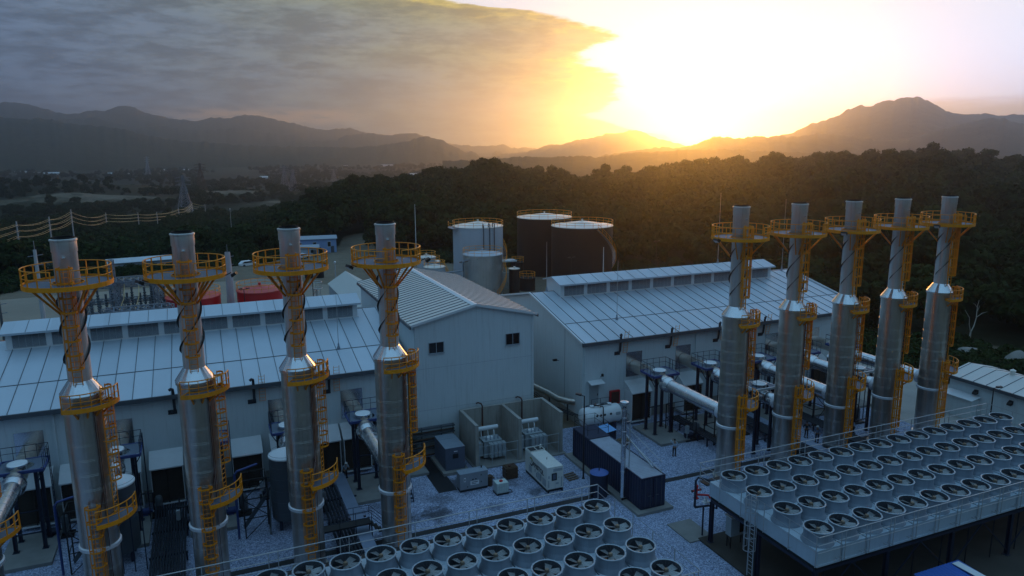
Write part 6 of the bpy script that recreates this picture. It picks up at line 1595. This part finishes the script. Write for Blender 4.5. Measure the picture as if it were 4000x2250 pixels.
for k in range(3):
    for s in (-1.2, 1.2):
        b = MB(); c, q = math.cos(R_(-58)), math.sin(R_(-58)); pts = []
        for (p, h), (p2, h2) in zip(POLES, POLES[1:]):
            a = p+Vector((s*c, s*q, h-1.2-k*1.9)); e = p2+Vector((s*c, s*q, h2-1.2-k*1.9)); sag = min(2.6, (e-a).length*.019)
            for i in range(8): u = i/8; pts.append(a+(e-a)*u-Vector((0,0,4*sag*u*(1-u))))
        rr = [.02+.00011*(p-Vector((0,0,30))).length for p in pts]
        b.tube(pts, rr, 4); tag(b.obj('power_wire', M['wire']), ('upper','middle','lower')[k]+' power wire glinting gold on the '+('left' if s < 0 else 'right')+' ends of the pole crossarms', 'wire', 'wires of the power line')
def pylon(px, ptop, pbase, dist, label, m='lattice', w=9):
    a, e = azel(px, ptop); x, y = math.sin(R_(a))*dist, math.cos(R_(a))*dist; zt = CAM_H+math.tan(R_(e))*dist; a2, e2 = azel(px, pbase); zb = min(CAM_H+math.tan(R_(e2))*dist, ground(x, y)[0]); h = zt-zb
    t = thing('lattice_pylon', label, 'pylon', (x, y, zb), R_(20), 'lattice pylons in the plain'); b = MB(); n = 9; cw = h*.011
    def W_(q): return w*.5*(1-q)**1.3+.9 if q < .75 else .9
    lv = [0,.16,.30,.42,.52,.61,.69,.76,.84,.92,1]
    for a_, c_ in zip(lv, lv[1:]):
        A = [(sx*W_(a_), sy*W_(a_), a_*h) for sx, sy in ((-1,-1),(1,-1),(1,1),(-1,1))]; C_ = [(sx*W_(c_), sy*W_(c_), c_*h) for sx, sy in ((-1,-1),(1,-1),(1,1),(-1,1))]
        for j in range(4): k = (j+1) % 4; b.beam(A[j], C_[j], cw); b.beam(A[j], C_[k], cw*.6); b.beam(A[k], C_[j], cw*.6); b.beam(C_[j], C_[k], cw*.5)
    b.obj('lattice_body', M[m], t); b = MB()
    for q in (.76,.86,.95):
        for s in (-1, 1): b.beam((0,0,q*h),(s*w*.75,0,q*h-.3),cw); b.beam((0,0,q*h+1.6),(s*w*.75,0,q*h-.3),cw*.6)
    b.obj('crossarm', M[m], t)
pylon(712, 686, 812, 780, 'large lattice pylon at the end of the power line', 'lattice', 10)
pylon(779, 638, 746, 1150, 'tall rust toned lattice pylon right of the large one', 'rust_brown', 11)
pylon(1142, 662, 752, 980, 'grey lattice pylon on the bare hill left of the wooded hill', 'lattice', 9)
pylon(1108, 650, 716, 1150, 'faint lattice pylon in the plain behind the bare hill', 'lattice', 10)
pylon(1302, 660, 715, 1250, 'faint lattice pylon in the middle of the plain', 'lattice', 10)
pylon(572, 612, 652, 1900, 'thin far mast in the plain below the blue range', 'house_white', 9)
for px, py, pb, d, l in ((1308,1022,1150,150,'thin white pole left of the gabled building'),(898,815,935,330,'pale broken pole standing in the wood'),):
    a, e = azel(px, py); x, y = math.sin(R_(a))*d, math.cos(R_(a))*d; zt = CAM_H+math.tan(R_(e))*d; zb = ground(x, y)[0]; t = thing('yard_pole', l, 'pole', (x, y, zb)); b = MB(); b.lathe([(.14,-.5),(.09,zt-zb)], 8); b.obj('pole', M['pole_concrete'], t); b = MB(); b.lathe([(.2,zt-zb-.3),(.24,zt-zb),(0,zt-zb+.15)], 8); b.obj('cap', M['label_white'], t)
for px, pt, x_, y_, l in ((1620,798,None,190,'tall thin white mast behind the last left stack'),(2018,1037,59.5,150,'white pole right of the silver tank'),(2358,965,79.5,131,'thin white pole in front of the right dark tank')):
    a, e = azel(px, pt); y = y_; x = y*math.tan(R_(a)); d = math.hypot(x, y); zt = CAM_H+math.tan(R_(e))*d; zb = ground(x, y)[0]
    t = thing('thin_mast', l, 'mast', (x, y, zb)); b = MB(); b.tube([(0,0,0),(0,0,(zt-zb)*.6),(0,0,zt-zb)], [.12,.09,.06], 7); b.obj('mast', M['label_white'], t); b = MB(); b.lathe([(.3,0),(.3,.2),(.12,.3)], 8); b.obj('base', M['concrete'], t)
for px, py, w, l in ((1118,985,3.0,'parked pale car at the wood edge right of the second full stack'),(968,1034,4,'pale car parked at the wood edge left of the third full stack'),(1180,1007,4,'white car parked by the houses behind the third full stack')):
    a, e = azel(px, py); d = CAM_H/math.tan(R_(-e)); d = min(d, 225); x, y = math.sin(R_(a))*d, math.cos(R_(a))*d; z = ground(x, y)[0]
    t = thing('parked_car', l, 'car', (x, y, z), R_(20)); b = MB(); b.prism([(-2.1,.35),(2.1,.35),(2.15,.85),(1.2,.95),(.7,1.45),(-1.3,1.45),(-1.9,.95),(-2.1,.85)], 'y', -.85, .85); b.obj('body', M['label_white'], t)
    b = MB(); b.prism([(1.05,.98),(.65,1.38),(-1.2,1.38),(-1.7,.98)], 'y', -.87, .87); b.obj('window', M['glass_dark'], t)
    for sx in (-1.3, 1.35):
        for sy in (-.8, .8): b = MB(); b.tube([(sx,sy-.1,.33),(sx,sy+.1,.33)], .33, 14); b.obj('wheel', M['ink_black'], t)
# bare white tree, rocks and soil heaps at the right
t = thing('dead_tree', 'bare white forked tree standing before the wood at the far right', 'dead tree', (102.5, 70.0, ground(102.5,70)[0]+.4)); b = MB(); P_ = lambda *q: [Vector(p) for p in q]
t.scale = (.5,.5,.5); b.tube(P_((0,0,-1),(.1,0,2.5),(.2,0,4.2)), [.32,.27,.22], 7); b.obj('trunk', M['pale_bark'], t, smooth=True)
b = MB(); b.tube(P_((.2,0,4.0),(-1.2,-.3,6.5),(-1.6,-.4,8.6),(-4.2,-.6,11.2)), [.17,.13,.1,.05], 6); b.tube(P_((.2,0,4.0),(1.6,.2,5.6),(2.4,.3,8),(2.6,.5,11.5),(3.2,.6,13.2)), [.2,.16,.13,.1,.05], 6); b.tube(P_((2.4,.3,8.2),(4.6,.2,9.2),(7.0,.3,9.4)), [.1,.07,.03], 6); b.tube(P_((2.6,.5,11),(1.4,.5,12.2),(.4,.4,12.4)), [.08,.05,.03], 5); b.tube(P_((2.5,.4,9.8),(3.8,.6,11.5)), [.07,.03], 5)
b.obj('branches', M['pale_bark'], t, smooth=True)
for x, y, r, h, l in ((96,65,4.5,2.2,'pale heap of soil behind the last right stack, the left one'),(98.5,60,3.2,2.6,'pale rock at the far right above the low building'),(91,70,5,1.6,'brown soil bank at the foot of the wood, right side')):
    t = thing('soil_heap', l, 'soil heap', (x, y, ground(x,y)[0])); vs = []; fs = []; n, k = 26, 9
    for i in range(k+1):
        for j in range(n):
            q = i/k; a = 2*PI*j/n; rr = r*q*(1+.25*mnoise.noise(Vector((math.cos(a)*1.3+x, math.sin(a)*1.3, 0)))); z = h*(1-q**1.7)+.5*mnoise.noise(Vector((rr*math.cos(a)*.6+x, rr*math.sin(a)*.6, 3)))*(1-q)-.3*q
            vs.append((rr*math.cos(a), rr*math.sin(a), z))
    for i in range(k):
        for j in range(n): fs.append((i*n+j, i*n+(j+1)%n, (i+1)*n+(j+1)%n, (i+1)*n+j))
    MB().add(vs, fs).obj('heap', M['rock'], t, smooth=True)
